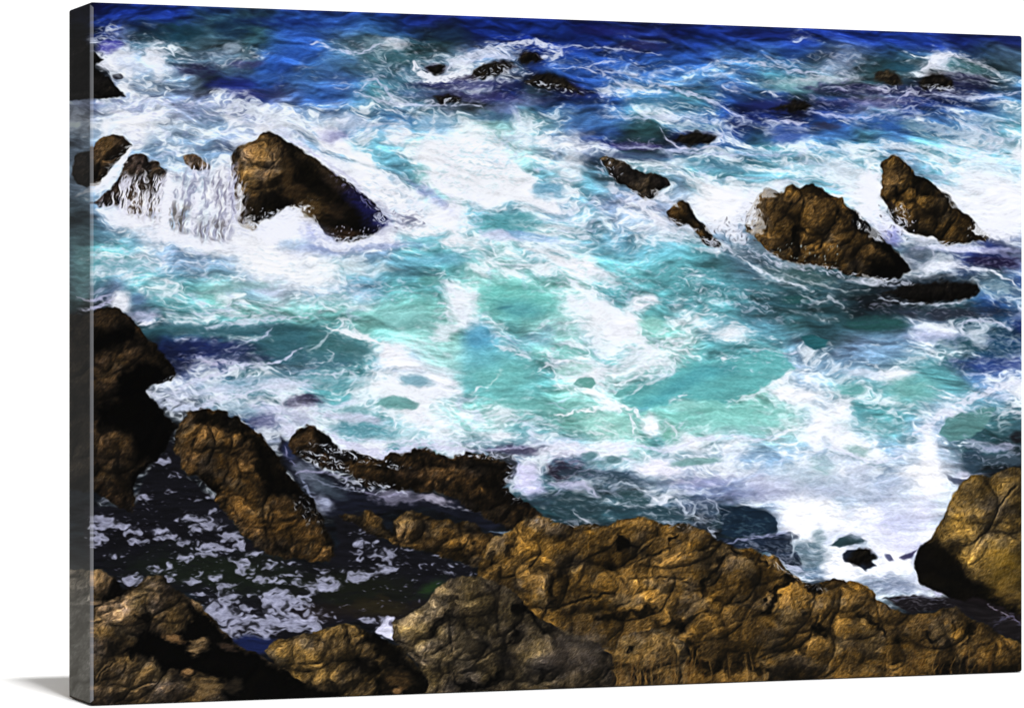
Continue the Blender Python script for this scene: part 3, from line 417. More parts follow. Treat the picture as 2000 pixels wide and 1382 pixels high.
for i, b in enumerate([(1660,950,90,22,4,(172,186,208),.6),(1560,925,66,20,6,(158,184,196),.6),(1755,955,46,30,0,(176,186,212),.6),(1745,1018,60,22,10,(182,184,224),.65),(1600,960,40,10,0,(150,160,186),.5),(1690,1045,40,12,10,(198,206,226),.6),(1500,940,60,14,6,(164,172,200),.6),(1820,1000,26,24,-30,(204,204,234),.6),(1640,900,50,12,4,(180,196,214),.5),(1480,960,40,12,0,(150,156,190),.5)]): blob(*b, .8, .8, 300 + i)
for i, b in enumerate([(1560,1010,22,34,14),(1632,1008,26,20,0),(1700,1000,24,12,0),(1812,930,30,30,0),(1600,985,24,12,0),(1780,920,30,12,0)]): blob(*b, (254,254,255), .9, .8, .7, 320 + i)
LACES = [(950,310,120,60,-6,.30,(130,196,208)),(1010,280,90,50,-20,.24,(120,180,206)),(770,390,90,40,30,.22,(150,190,214)),(500,520,120,40,4,.2,(176,206,220)),(1600,310,150,26,2,.3,(130,180,206)),(1700,960,140,70,4,.22,(170,190,206)),(330,215,170,24,2,.26,(120,134,180)),(320,270,120,24,6,.26,(140,152,196)),(860,470,120,30,10,.26,(140,196,206)),(1180,520,100,40,0,.22,(140,204,204)),(1460,1015,60,30,6,.26,(70,96,110)),(1480,1070,80,20,10,.3,(110,124,146)),(230,90,60,34,10,.4),(300,110,70,44,0,.35),(440,110,70,30,0,.3,(160,182,200)),(840,60,12,16,60,.4),(700,92,60,14,10,.35),(800,90,60,18,10,.3),(1000,105,110,26,0,.4),(860,130,60,30,10,.4),(760,160,70,50,40,.3),(960,185,150,18,0,.34,(150,156,196)),
(1230,150,130,50,12,.22),(1450,140,90,34,-10,.22),(1640,125,60,34,0,.42),(1590,150,100,14,-4,.35),(1700,180,150,22,4,.34,(160,156,200)),(1640,205,130,22,4,.34,(176,180,220)),(1870,125,80,30,14,.42),(1800,210,120,26,-6,.34),(1900,260,110,34,12,.26),(1350,225,200,26,4,.32),(1240,280,60,12,2,.45,(190,186,228)),
(560,240,120,34,10,.34,(214,216,244)),(350,210,160,26,0,.4,(200,200,238)),(640,300,60,40,30,.34),(840,360,70,60,34,.32),(910,400,60,34,25,.4),(1100,400,90,50,-10,.32),(1200,450,110,40,10,.3),(1240,400,80,26,20,.34,(220,220,244)),(1330,450,70,30,10,.36),(1160,560,120,50,0,.3),(1330,560,140,50,6,.28),(1460,590,130,34,8,.3),
(785,428,44,24,0,.5,(70,74,100)),(790,425,50,26,0,.3),(700,474,120,12,-2,.4),(230,500,70,34,10,.34),(300,520,120,30,4,.3),(480,600,150,16,0,.34),(420,700,110,22,-4,.28,(176,178,212)),(520,745,140,26,-6,.34,(206,214,236)),(400,775,110,24,-6,.4,(206,212,236)),(560,800,90,40,10,.38,(208,208,236)),(590,783,44,14,-4,.35,(150,146,180)),
(660,720,90,40,10,.2,(190,206,216)),(830,680,70,44,20,.34,(206,228,232)),(890,590,50,60,-20,.4),(720,560,120,30,8,.3),(640,590,70,30,-10,.34),(780,830,170,40,2,.3,(196,216,228)),(980,830,130,30,0,.28),(1180,840,70,30,20,.34,(222,242,238)),(1320,845,50,30,-40,.34),(1120,690,90,60,0,.3),(1250,700,130,34,-10,.3),(1480,700,90,30,-4,.26),
(1110,905,60,30,0,.34,(160,152,180)),(1180,940,120,30,6,.3,(150,164,184)),(1120,975,70,34,0,.16,(130,148,162)),(1240,970,70,30,0,.26,(150,166,180)),(1300,985,60,34,10,.42,(196,206,218)),(1370,995,60,34,10,.42,(186,198,214)),(1440,950,110,34,6,.34,(150,154,186)),(1590,1090,60,40,20,.36,(170,184,200)),(1500,1075,60,18,10,.3,(150,158,180)),(1740,1140,80,22,6,.4,(190,196,216)),
(1660,930,150,50,0,.26,(150,168,186)),(1720,850,120,50,10,.26,(214,226,236)),(1900,690,110,40,4,.26,(150,168,196)),(1930,650,80,30,10,.34,(170,188,196)),(1800,600,190,18,2,.26,(150,150,170)),(1800,560,110,26,4,.16,(110,120,130)),(1960,510,60,20,0,.3,(140,136,176)),(1830,500,70,40,10,.3,(170,180,196)),(1560,540,130,30,12,.24,(140,160,160)),(1860,570,120,22,-4,.16,(140,152,160)),(1930,880,80,34,0,.3,(170,178,200)),(1940,770,60,40,-20,.34),(1790,1180,90,14,0,.2,(110,100,110)),(1960,1210,60,22,20,.2,(96,88,104))]
for i, l in enumerate(LACES): lace(*l[:5], l[5] * (.72 if l[1] < 330 else .85), l[6] if len(l) > 6 else (222, 228, 244), .42 if l[1] < 330 else .46, .8 if l[1] < 330 else 1., sd=i)

# the tide pool: black water, flecks of shaded foam
pw = [(165,985),(260,985),(300,900),(330,860),(345,880),(365,930),(430,985),(470,1045),(530,1090),(640,1100),(660,1070),(650,1010),(700,1000),(740,1050),(800,1072),(920,1100),(935,1120),(860,1150),(820,1185),(770,1215),(740,1225),(700,1215),(600,1235),(530,1262),(500,1280),(440,1230),(390,1170),(330,1140),(250,1150),(200,1110),(165,1110)]
patch(pw, (15, 15, 20), 1., 4, 8, .7)
blob(430,1120,160,40,5,(20,27,18),.8,.6,.4); blob(700,1150,110,34,0,(19,22,14),.8,.6,.4); blob(740,1190,70,18,0,(46,32,18),.7,.6,.6); blob(838,1145,26,11,-30,(34,62,26),.6,.8,.6); blob(640,1195,60,16,0,(34,20,20),.6,.6,.5)
FLECK = [(120,850,[(630,480,60,28),(340,680,110,50),(440,700,90,30),(570,750,50,30),(600,830,65,25),(290,800,60,40),(760,740,50,25),(760,790,45,18),(870,780,55,14),(1000,650,110,22),(1170,690,70,50),(1040,730,40,25),(1180,600,40,18),(970,830,70,22),(1150,870,90,35),(1290,890,60,20),(1120,930,120,14),(960,960,40,20),(1310,790,90,35),(1400,850,50,30),(1370,980,70,22),(1430,1030,60,45),(1495,930,60,22),(1620,1010,60,20),(1790,1000,35,12),(840,1020,35,28),(735,1055,50,24),(845,1115,38,30),(1000,1135,70,28),(1080,1080,30,20),(600,1080,30,12),(560,1140,80,40),(1200,1110,35,40),(1290,1180,90,25),(1550,1130,65,35),(1680,1130,50,18),(1800,1080,90,12),(1860,1150,60,25),(1300,1260,80,45),(1060,1240,55,18),(1500,1235,50,15),(1200,1330,90,50),(1680,1290,110,90),(1960,1200,50,25),(1900,1290,40,40),(400,945,50,12),(1560,790,30,8),(1050,510,25,14),(1140,480,30,14),(900,300,40,6),(800,205,60,16),(860,435,30,6)]),
 (120,1037,[(1250,640,140,60),(1380,700,150,60),(1300,780,100,50),(1450,820,150,30),(1600,720,130,70),(1800,720,140,60),(1950,740,60,60),(1700,560,120,80),(1840,560,60,40),(1440,600,60,25)]),
 (600,1037,[(400,95,40,25),(395,155,20,12),(410,210,25,30),(530,100,45,25),(520,175,45,25),(640,160,50,35),(640,220,40,40),(620,280,70,25),(560,300,50,25),(400,350,100,40),(480,340,60,30),(340,330,50,18),(70,300,20,12),(140,370,60,45),(120,440,120,30),(230,430,45,30),(20,500,25,20),(10,560,20,30),(30,650,50,40),(60,740,70,45),(170,660,60,14),(1060,190,50,12),(1120,260,38,16),(890,270,20,18),(735,258,15,6),(965,268,15,5),(1050,297,20,7),(1090,340,35,8),(1260,265,45,10),(850,383,30,5),(1275,340,25,10),(770,150,20,10),(420,10,40,14),(480,700,50,16),(620,740,60,70)])]
FD = np.zeros(XX.shape, f4)
for ox, oy, L in FLECK:
    for (a, b, c, d) in L:
        x, y, rx, ry = ox + a / 4, oy + b / 4, c / 4 * 1.12, d / 4 * 1.15; w = win(x - rx, y - ry, x + rx, y + ry, 16)
        dx = (XX[w] + (fbm(XX[w] / 11, YY[w] / 7, 401, 3, .6) - .5) * 44 - x) / rx; dy = (YY[w] + (fbm(XX[w] / 11, YY[w] / 6, 403, 3, .6) - .5) * 22 - y) / ry
        FD[w] = np.maximum(FD[w], 1.35 - np.sqrt(dx * dx + dy * dy))
holes = ss(.52, .62, fbm(NX / 13, NY / 6, 405, 3, .6))
fm = ss(.30, .40, FD + (fbm(XX / 6, YY / 4, 411, 3, .65) - .5) * .45) * (1 - .85 * holes * ss(1.1, .7, FD))
ft = .60 + .72 * fbm(XX / 8, YY / 5, 407, 4, .65)
fm = .5 * fm + .42 * blur(fm, 1)
IMG = IMG * (1 - fm[..., None]) + np.array((156, 158, 180), f4) * ft[..., None] * fm[..., None]
dots = ss(.74, .84, fbm(XX / 9, YY / 4, 409, 3, .6)) * (polysd(pw, XX, YY) > 6) * .8
IMG = IMG * (1 - dots[..., None]) + np.array((120, 118, 140), f4) * dots[..., None]
patch([(732,1234),(746,1214),(758,1205),(770,1203),(770,1250),(752,1242)], (206,206,226), 1., 2, 5, .3); blob(762,1216,4,6,0,(60,56,80),.8,.4,.4); patch([(445,1252),(480,1240),(540,1246),(530,1262),(500,1276),(465,1262)], (18,26,60), 1., 6, 6, .5)
# narrow channel between the slanting rock and the ridge
patch([(545,850),(570,880),(600,900),(650,930),(690,950),(740,962),(830,962),(900,975),(960,990),(990,1015),(960,1040),(900,1015),(830,990),(780,995),(740,1000),(700,1000),(670,1010),(640,1010),(600,960),(560,915),(540,880)], (18,20,30), 1., 4, 8, .7)
blob(600,925,34,16,40,(112,122,140),.8,.5,.7); blob(628,978,20,16,50,(176,184,210),.9,.6,.6); blob(560,880,14,16,0,(40,50,90),.7,.5,.5); blob(790,970,60,9,4,(150,146,170),.65,.5,1.2); blob(850,975,30,8,10,(180,172,190),.8,.5,.9); blob(640,950,40,14,20,(64,76,88),.7,.6,.8)
for i, l in enumerate([([(570,925),(600,918),(640,922),(680,935)],2.4,(150,150,180),.9),([(590,935),(600,955),(612,975)],3,(130,140,165),.9),([(860,985),(900,992),(960,1002)],1.8,(150,150,165),.8),([(700,955),(740,968),(790,962)],1.8,(140,136,165),.8),([(960,1036),(985,1040),(1010,1030)],2,(110,130,150),.8),([(555,870),(562,895),(575,905)],2,(150,150,190),.8),([(604,930),(640,945),(700,960)],1.6,(120,128,150),.7)]): line(*l, sd=60 + i)

# ---------------------------------------------------------------- rocks of the picture: outline, boulders on it, colour, shadows
GOLD = (166, 122, 52); TAN = (150, 116, 62); BRN = (128, 92, 48); GREY = (124, 108, 82); DRK = (84, 58, 34); BLK = (22, 18, 16)
def rock(P, lumps, col, cell=34, relief=1., shadows=(), cracks=(), amb=.24, lit=1., edge=5., sd=0, gain=1., lx=-.62, ly=-.50, lights=(), grey=0., soft=2.3):
    xs = [p[0] for p in P]; ys = [p[1] for p in P]; w = win(min(xs), min(ys), max(xs), max(ys), 14)
    x, y = XX[w], YY[w]
    jx = (fbm(x / 16, y / 16, 200 + sd, 4, .6) - .5) * edge * 2.4; jy = (fbm(x / 16, y / 16, 220 + sd, 4, .6) - .5) * edge * 2.4
    d = polysd(P, x + jx, y + jy)
    dd = np.clip(d, 0, None)
    h = 30 * (1 - np.exp(-dd / 34))
    wx = x + (fbm(x / 55, y / 55, 240 + sd, 3) - .5) * 60; wy = y + (fbm(x / 55, y / 55, 250 + sd, 3) - .5) * 60
    for (cx, cy, rx, ry, rot, hh) in lumps:
        c, s = np.cos(np.radians(rot)), np.sin(np.radians(rot)); ux = x + (wx - x) * .35 - cx; uy = y + (wy - y) * .35 - cy
        q = ((ux * c + uy * s) / rx) ** 2 + ((-ux * s + uy * c) / ry) ** 2
        h = np.maximum(h - 1e3 * 0, h + hh * 1.45 * np.clip(1 - q, 0, 1) ** .6)
    # random boulders: nearest-point cells
    for k, (cs, am) in enumerate(((cell * 3.0, .30), (cell * 1.4, .08), (cell * .45, .04))):
        gx = wx / cs; gy = wy / (cs * .8); ix = np.floor(gx); iy = np.floor(gy); b1 = np.full(x.shape, 9., f4); b2 = b1.copy()
        for a in (-1, 0, 1):
            for b in (-1, 0, 1):
                kx = (ix + a).astype(np.int32); ky = (iy + b).astype(np.int32)
                h1 = _TAB[(kx * 7919 + ky * 104729 + 31 * sd + k * 977) & 65535]; h2 = _TAB[(kx * 15485 + ky * 32452 + 57 * sd + k * 1979) & 65535]
                q = (gx - kx - h1) ** 2 + (gy - ky - h2) ** 2
                b2 = np.where(q < b1, b1, np.minimum(b2, q)); b1 = np.minimum(b1, q)
        h = h + relief * am * cs * (np.minimum(np.sqrt(b2) - np.sqrt(b1), .5) * 1.0 - .5 * b1)
    n1 = fbm(wx / 9, wy / 9, 260 + sd, 5, .68) - .5
    h = h + relief * 2.2 * n1 + 2.2 * (fbm(x / 3.4, y / 3.4, 265 + sd, 3, .7) - .5) + relief * 14 * (fbm(x / 60, y / 44, 270 + sd, 3) - .5)
    for c in cracks:
        q, t = linesd(c[0], x + jx, y + jy); h = h - c[1] * 2.1 * np.exp(-(q / c[1]) ** 2)
    hb = blur(h, 1)
    gy_, gx_ = np.gradient(hb)
    gx_ = np.tanh(gx_ * .62) * 1.1; gy_ = np.tanh(gy_ * .62) * 1.1; nz = 1 / np.sqrt(1 + gx_ ** 2 + gy_ ** 2)
    L = np.array((lx, ly, .60)); L = L / np.linalg.norm(L)
    lam = np.clip((-gx_ * L[0] - gy_ * L[1] + L[2]) * nz, 0, 1.2)
    ao = np.clip(1 + (h - blur(h, 5)) * .05, .45, 1.15) * np.clip(1 + (h - blur(h, 16)) * .024, .4, 1.1)
    sh = (amb + (.92 - amb) * lam ** 1.2) * ao
    # brushed grain of the print
    a1 = fbm(x / 3.2, y / 3.2, 280 + sd, 3, .7); g1 = ridge(x / 5 + n1 * 3, y / 5, 290 + sd, 3, .7)
    grain = .38 + .66 * a1 + .50 * g1 + .30 * (fbm(x / 1.7, y / 1.7, 285 + sd, 2) - .5)
    dark = np.zeros(x.shape, f4)
    for s in shadows:
        q = polysd(s[0], x + jx * 2.2, y + jy * 2.2); sf = s[2] if len(s) > 2 else 7
        dark = np.maximum(dark, ss(-sf, sf, q) * s[1])
    for (cx, cy, rx, ry, rot, am) in lights:
        c, s = np.cos(np.radians(rot)), np.sin(np.radians(rot)); ux = wx * .4 + x * .6 - cx; uy = wy * .4 + y * .6 - cy
        q = np.sqrt(((ux * c + uy * s) / rx) ** 2 + ((-ux * s + uy * c) / ry) ** 2); sh = sh * (1 + am * ss(1.2, .3, q))
    hue = (fbm(x / 34, y / 28, 275 + sd, 3) - .5)
    gp = ss(.5, .72, fbm(x / 46 + 7, y / 38, 299 + sd, 4, .6))[..., None] * .45; col = np.array(col, f4) * (1 - gp) + (np.array(col, f4).mean() * np.array((1.12, 1.0, .84), f4)) * gp
    C = (np.array(col, f4) * np.array((.74, .74, .76), f4) + np.array((14, 14, 14), f4)) * (1 + hue[..., None] * np.array((.30, .22, -.25), f4))
    cr = 1 - .34 * ss(.80, .93, ridge(wx / 24 + n1 * 1.5, wy / 19 + n1, 295 + sd, 3, .6)) * ss(.35, .6, fbm(x / 40, y / 40, 297 + sd, 2)); grain = grain * cr; big = .72 + .62 * ss(.25, .75, fbm(x / 70, y / 60, 278 + sd, 3)); v = sh * grain * big * lit * gain * (1 - dark)
    out = C * (v * .92)[..., None] ** 1.12
    spark = ss(.80, .9, a1) * (sh > .5) * (1 - dark)
    out = out + spark[..., None] * np.array((48, 42, 30), f4)
    m = ss(-soft, soft, d)[..., None]
    # dark wet rim where the rock meets the water
    IMG[w] = IMG[w] * (1 - m) + np.clip(out, 0, 255) * m
    ROCKM[w] = np.maximum(ROCKM[w], m[..., 0])
ROCKM = np.zeros(XX.shape, f4)
# low wet rocks awash in the far water
for i, (P, c_) in enumerate([([(1722,574),(1760,560),(1810,552),(1850,548),(1905,554),(1914,564),(1892,582),(1850,590),(1780,588)],.35),([(918,150),(935,134),(960,124),(990,119),(1004,124),(990,138),(960,150),(930,155)],.5),([(1008,116),(1022,105),(1045,103),(1060,112),(1050,121),(1020,123)],.5),([(836,128),(850,124),(868,128),(866,142),(852,147),(838,140)],.5),([(1024,160),(1040,148),(1065,143),(1085,148),(1105,160),(1125,172),(1140,184),(1110,178),(1080,172),(1050,168)],.7),([(848,192),(862,186),(880,183),(898,190),(892,200),(862,201)],.8),
  ([(1500,212),(1530,206),(1555,196),(1572,198),(1584,209),(1570,216),(1530,217)],.45),([(1708,158),(1716,142),(1734,137),(1756,146),(1764,162),(1740,167)],.9),([(1792,166),(1806,148),(1830,142),(1856,152),(1862,170),(1830,176),(1804,174)],.5),([(1316,276),(1330,262),(1352,255),(1378,258),(1400,268),(1380,280),(1345,284)],.4),
  ([(1650,1088),(1668,1074),(1695,1072),(1712,1086),(1700,1102),(1670,1102)],.4)]):
    rock(P, [], (92, 76, 56), 12, .9, lit=c_, edge=8, sd=30 + i, soft=5, gain=.75)
rock([(100,60),(135,76),(160,80),(176,92),(198,112),(205,115),(190,122),(186,133),(200,145),(212,150),(222,165),(235,178),(248,188),(200,191),(100,194)], [], BLK, 20, .8, lit=.9, sd=1)
rock([(140,320),(150,300),(178,293),(185,280),(200,268),(222,262),(240,268),(252,280),(257,285),(245,300),(225,318),(215,335),(200,350),(190,362),(170,367),(150,358),(138,340)], [(215,300,36,36,20,14)], (136,100,58), 22, 1., shadows=[([(135,310),(178,296),(190,330),(200,352),(170,370),(135,360)],.55,12)], sd=2)
rock([(180,398),(195,385),(212,370),(228,345),(240,325),(252,306),(264,301),(286,304),(298,318),(318,326),(330,340),(326,352),(318,380),(312,400),(300,410),(280,420),(255,418),(235,405),(205,402)], [(275,325,22,18,0,8)], (112,86,66), 18, 1.1, shadows=[([(180,400),(215,370),(240,395),(230,410)],.5,8)], sd=3, edge=8)
rock([(358,305),(368,301),(382,302),(395,312),(410,322),(412,330),(395,333),(380,334),(362,322)], [], (150,116,76), 14, 1., sd=4, edge=3)
rock([(450,305),(470,285),(500,270),(512,258),(525,256),(545,268),(570,280),(600,300),(620,312),(650,334),(675,352),(700,372),(725,390),(745,408),(757,430),(745,450),(722,462),(690,470),(655,472),(640,462),(630,450),(610,425),(590,415),(560,403),(545,415),(520,430),(500,445),(490,450),(468,440),(462,420),(460,385),(452,345)],
 [(505,325,44,50,30,16),(545,350,30,50,20,12),(490,390,30,34,0,8),(625,400,34,22,30,8)], (160,118,62), 30, 1.,
 shadows=[([(560,285),(600,305),(650,340),(720,385),(765,430),(740,470),(640,480),(600,420),(560,400),(552,360),(565,330)],.84,18),([(470,385),(520,372),(560,380),(552,402),(500,440),(470,436)],.62,9),([(500,255),(530,252),(560,276),(600,305),(570,300),(530,272)],.6,5)], sd=5, gain=.86, lights=[(505,312,46,44,0,.4)], cracks=[([(478,308),(492,318),(498,330)],2),([(528,290),(536,320),(528,350)],1.5)])
blob(606,408,30,22,20,(88,66,36),.75,.7,.6); blob(650,410,20,16,30,(48,36,24),.6,.7,.6); blob(580,372,20,16,20,(60,44,26),.6,.6,.7); blob(650,350,30,10,40,(56,44,34),.6,.6,.8); blob(560,345,14,34,0,(70,52,30),.6,.6,.7); blob(706,398,40,13,42,(28,28,84),.8,.8,.5); blob(735,425,22,20,40,(26,28,76),.75,.8,.5); blob(748,440,14,22,30,(50,54,110),.6,.8,.6); lace(690,372,70,10,40,.3,(150,150,200),.45); blob(672,455,30,12,8,(70,50,36),.6,.6,.9)
rock([(1172,305),(1185,302),(1200,308),(1215,315),(1230,328),(1250,337),(1270,336),(1290,342),(1305,352),(1309,360),(1290,368),(1280,385),(1262,392),(1250,385),(1240,375),(1225,362),(1205,355),(1190,340),(1180,325)], [], (84,68,52), 16, 1., sd=6, shadows=[([(1215,310),(1310,350),(1290,372),(1240,345)],.45,9),([(1190,335),(1215,345),(1225,365),(1195,350)],.7,6)], edge=6, lit=.9)
rock([(1303,412),(1315,400),(1330,392),(1345,398),(1355,412),(1360,425),(1375,435),(1390,455),(1408,475),(1405,485),(1385,482),(1370,470),(1355,450),(1345,438),(1325,440),(1308,430)], [(1328,416,20,20,0,10)], (142,100,44), 16, 1., sd=7, shadows=[([(1340,392),(1362,420),(1400,470),(1410,490),(1370,470),(1385,460),(1350,420)],.75,6)], edge=5)
rock([(1455,420),(1468,405),(1480,380),(1490,368),(1505,365),(1520,378),(1530,378),(1532,365),(1545,360),(1560,366),(1570,362),(1585,358),(1600,365),(1620,378),(1640,388),(1655,405),(1675,412),(1690,430),(1710,450),(1730,470),(1750,490),(1770,515),(1775,530),(1760,542),(1730,545),(1700,545),(1670,540),(1640,528),(1600,520),(1560,515),(1530,505),(1500,490),(1480,470),(1458,445)],
 [(1525,450,30,40,0,16),(1600,420,34,40,35,16),(1550,380,18,14,0,8),(1650,450,22,34,35,10),(1620,495,30,20,0,9),(1705,495,24,18,0,9),(1585,470,24,26,0,8)], (158,112,46), 26, 1.05,
 shadows=[([(1660,405),(1700,435),(1775,515),(1780,545),(1690,548),(1700,520),(1740,510),(1700,470),(1665,440)],.93,9),([(1700,505),(1780,510),(1780,548),(1690,545)],.85,8),([(1552,430),(1566,445),(1568,490),(1545,505),(1550,470)],.75,6),([(1640,400),(1660,425),(1640,450),(1632,425)],.6,6),([(1560,358),(1600,365),(1640,388),(1600,380),(1570,380)],.55,5),([(1580,495),(1600,500),(1590,515),(1575,510)],.6,5)], cracks=[([(1566,372),(1572,400),(1562,430)],2.5),([(1640,420),(1625,450),(1600,480)],2.5)], sd=8, edge=6, gain=.86)
rock([(1720,320),(1728,308),(1743,302),(1758,308),(1775,325),(1790,340),(1810,350),(1830,368),(1855,382),(1868,400),(1878,415),(1895,425),(1915,445),(1935,462),(1925,472),(1900,471),(1870,475),(1845,479),(1820,462),(1795,460),(1775,455),(1755,440),(1740,420),(1728,400),(1720,380),(1722,350)],
 [(1752,345,26,44,20,14),(1820,390,40,28,35,14),(1800,430,30,24,0,8),(1890,450,34,18,30,6)], (156,112,48), 24, 1.05,
 shadows=[([(1742,365),(1765,372),(1760,395),(1745,400)],.8,7),([(1790,335),(1832,368),(1820,385),(1790,380),(1782,355)],.8,7),([(1860,390),(1940,462),(1900,474),(1860,440),(1872,420)],.6,8),([(1720,380),(1735,390),(1780,455),(1760,450),(1735,415)],.7,6),([(1800,405),(1830,405),(1830,425),(1805,425)],.5,7)], cracks=[([(1780,325),(1776,350),(1766,372)],2.2)], sd=9, edge=5, gain=.88)
# left shore mass in shade
rock([(100,620),(140,612),(160,615),(178,612),(190,602),(210,598),(232,600),(250,615),(265,632),(282,655),(300,670),(318,690),(335,710),(345,730),(335,745),(300,752),(284,762),(292,775),(310,795),(330,815),(347,832),(335,850),(322,880),(300,900),(275,925),(262,945),(262,990),(240,985),(200,965),(100,950)],
 [(235,690,50,30,-20,12),(215,755,40,24,-30,10),(230,885,42,46,20,18)], (112,80,44), 26, 1.,
 shadows=[([(175,640),(260,640),(270,660),(225,680),(180,700)],.93,12),([(225,735),(290,700),(345,740),(290,765),(345,830),(320,890),(275,900),(255,850),(190,830),(185,790),(230,785)],.95,12),([(270,640),(345,720),(330,745),(310,700)],.7,12),([(100,620),(178,612),(180,960),(100,960)],.55,8),([(258,930),(300,890),(340,850),(300,930),(262,990)],.9,8),([(185,800),(260,800),(250,838),(190,838)],.8,8)], sd=10, gain=.72, lights=[(225,885,40,44,0,.5)])
rock([(180,940),(215,938),(240,950),(256,980),(258,1000),(235,990),(205,970),(180,960)], [], (96,66,36), 18, .9, lit=.75, sd=11, shadows=[([(180,940),(215,950),(200,975),(180,970)],.5,6)])
# slanting rock
rock([(345,845),(350,825),(365,805),(385,796),(410,794),(430,800),(455,812),(485,830),(510,850),(530,870),(545,895),(560,925),(585,950),(610,975),(625,1000),(640,1030),(652,1060),(658,1085),(640,1097),(600,1093),(560,1090),(530,1085),(505,1070),(480,1050),(460,1025),(440,1000),(425,980),(418,960),(395,940),(362,920),(348,895),(340,870)],
 [(385,860,34,50,-20,14),(430,920,46,34,40,12),(490,985,60,34,48,14),(450,850,36,26,30,10),(580,1040,60,34,40,12),(490,905,26,22,0,8)], (142,98,42), 22, 1.15,
 shadows=[([(400,790),(455,812),(510,850),(548,895),(562,925),(620,980),(660,1060),(655,1085),(620,1010),(570,975),(520,960),(495,910),(505,890),(470,850),(410,830),(370,825)],.86,12),([(355,920),(420,940),(430,985),(395,945)],.8,8),([(380,800),(440,800),(470,825),(430,830),(390,822)],.45,7),([(505,1010),(530,1020),(525,1050),(545,1085),(580,1092),(545,1060)],.6,7)], sd=12, edge=7, lights=[(470,1000,90,40,48,.3)])
# ridge between pool and sea
rock([(562,868),(570,850),(585,838),(600,830),(615,832),(630,845),(645,860),(665,875),(700,885),(735,897),(750,897),(755,885),(775,880),(800,885),(830,876),(850,885),(875,890),(900,885),(930,885),(960,888),(985,898),(1000,915),(996,935),(985,950),(1010,965),(1040,990),(1064,1008),(1040,1030),(1000,1034),(960,1018),(925,995),(880,970),(830,957),(790,955),(740,950),(700,945),(675,925),(650,915),(610,905),(580,890)],
 [(600,868,30,26,20,12),(705,920,46,30,20,12),(850,935,36,26,0,9),(905,955,36,20,30,8)], (120,82,38), 20, 1.1, lit=.95,
 shadows=[([(755,885),(1000,890),(1060,1000),(1000,1005),(950,960),(935,930),(880,905),(840,915),(790,905),(765,925),(750,915)],.72,14),([(610,832),(650,862),(700,888),(690,905),(640,895),(625,870)],.75,8),([(560,880),(600,900),(680,925),(640,920)],.6,6),([(900,960),(1000,965),(1050,1010),(1000,1034),(940,1005)],.6,12),([(760,925),(820,940),(800,958),(750,950)],.5,8)], sd=13, edge=9, soft=3)
rock([(660,1005),(680,1000),(705,1008),(712,996),(724,995),(735,1005),(748,1018),(765,1038),(768,1015),(780,1005),(805,995),(830,1005),(850,1015),(870,1010),(890,1020),(915,1016),(935,1030),(970,1048),(985,1060),(950,1100),(925,1108),(880,1090),(820,1074),(780,1064),(745,1050),(715,1038),(690,1022)],
 [(738,1022,30,18,40,12),(800,1030,34,26,-30,12),(870,1050,44,24,10,10),(930,1050,34,16,30,8)], (152,108,46), 20, 1.1, shadows=[([(660,1003),(705,1008),(715,1035),(690,1025)],.6,6),([(745,1010),(768,1010),(775,1045),(755,1040)],.7,5),([(850,1070),(935,1080),(930,1110),(880,1095)],.6,9),([(905,1010),(925,1050),(930,1070),(905,1040)],.5,5)], sd=14, edge=6)
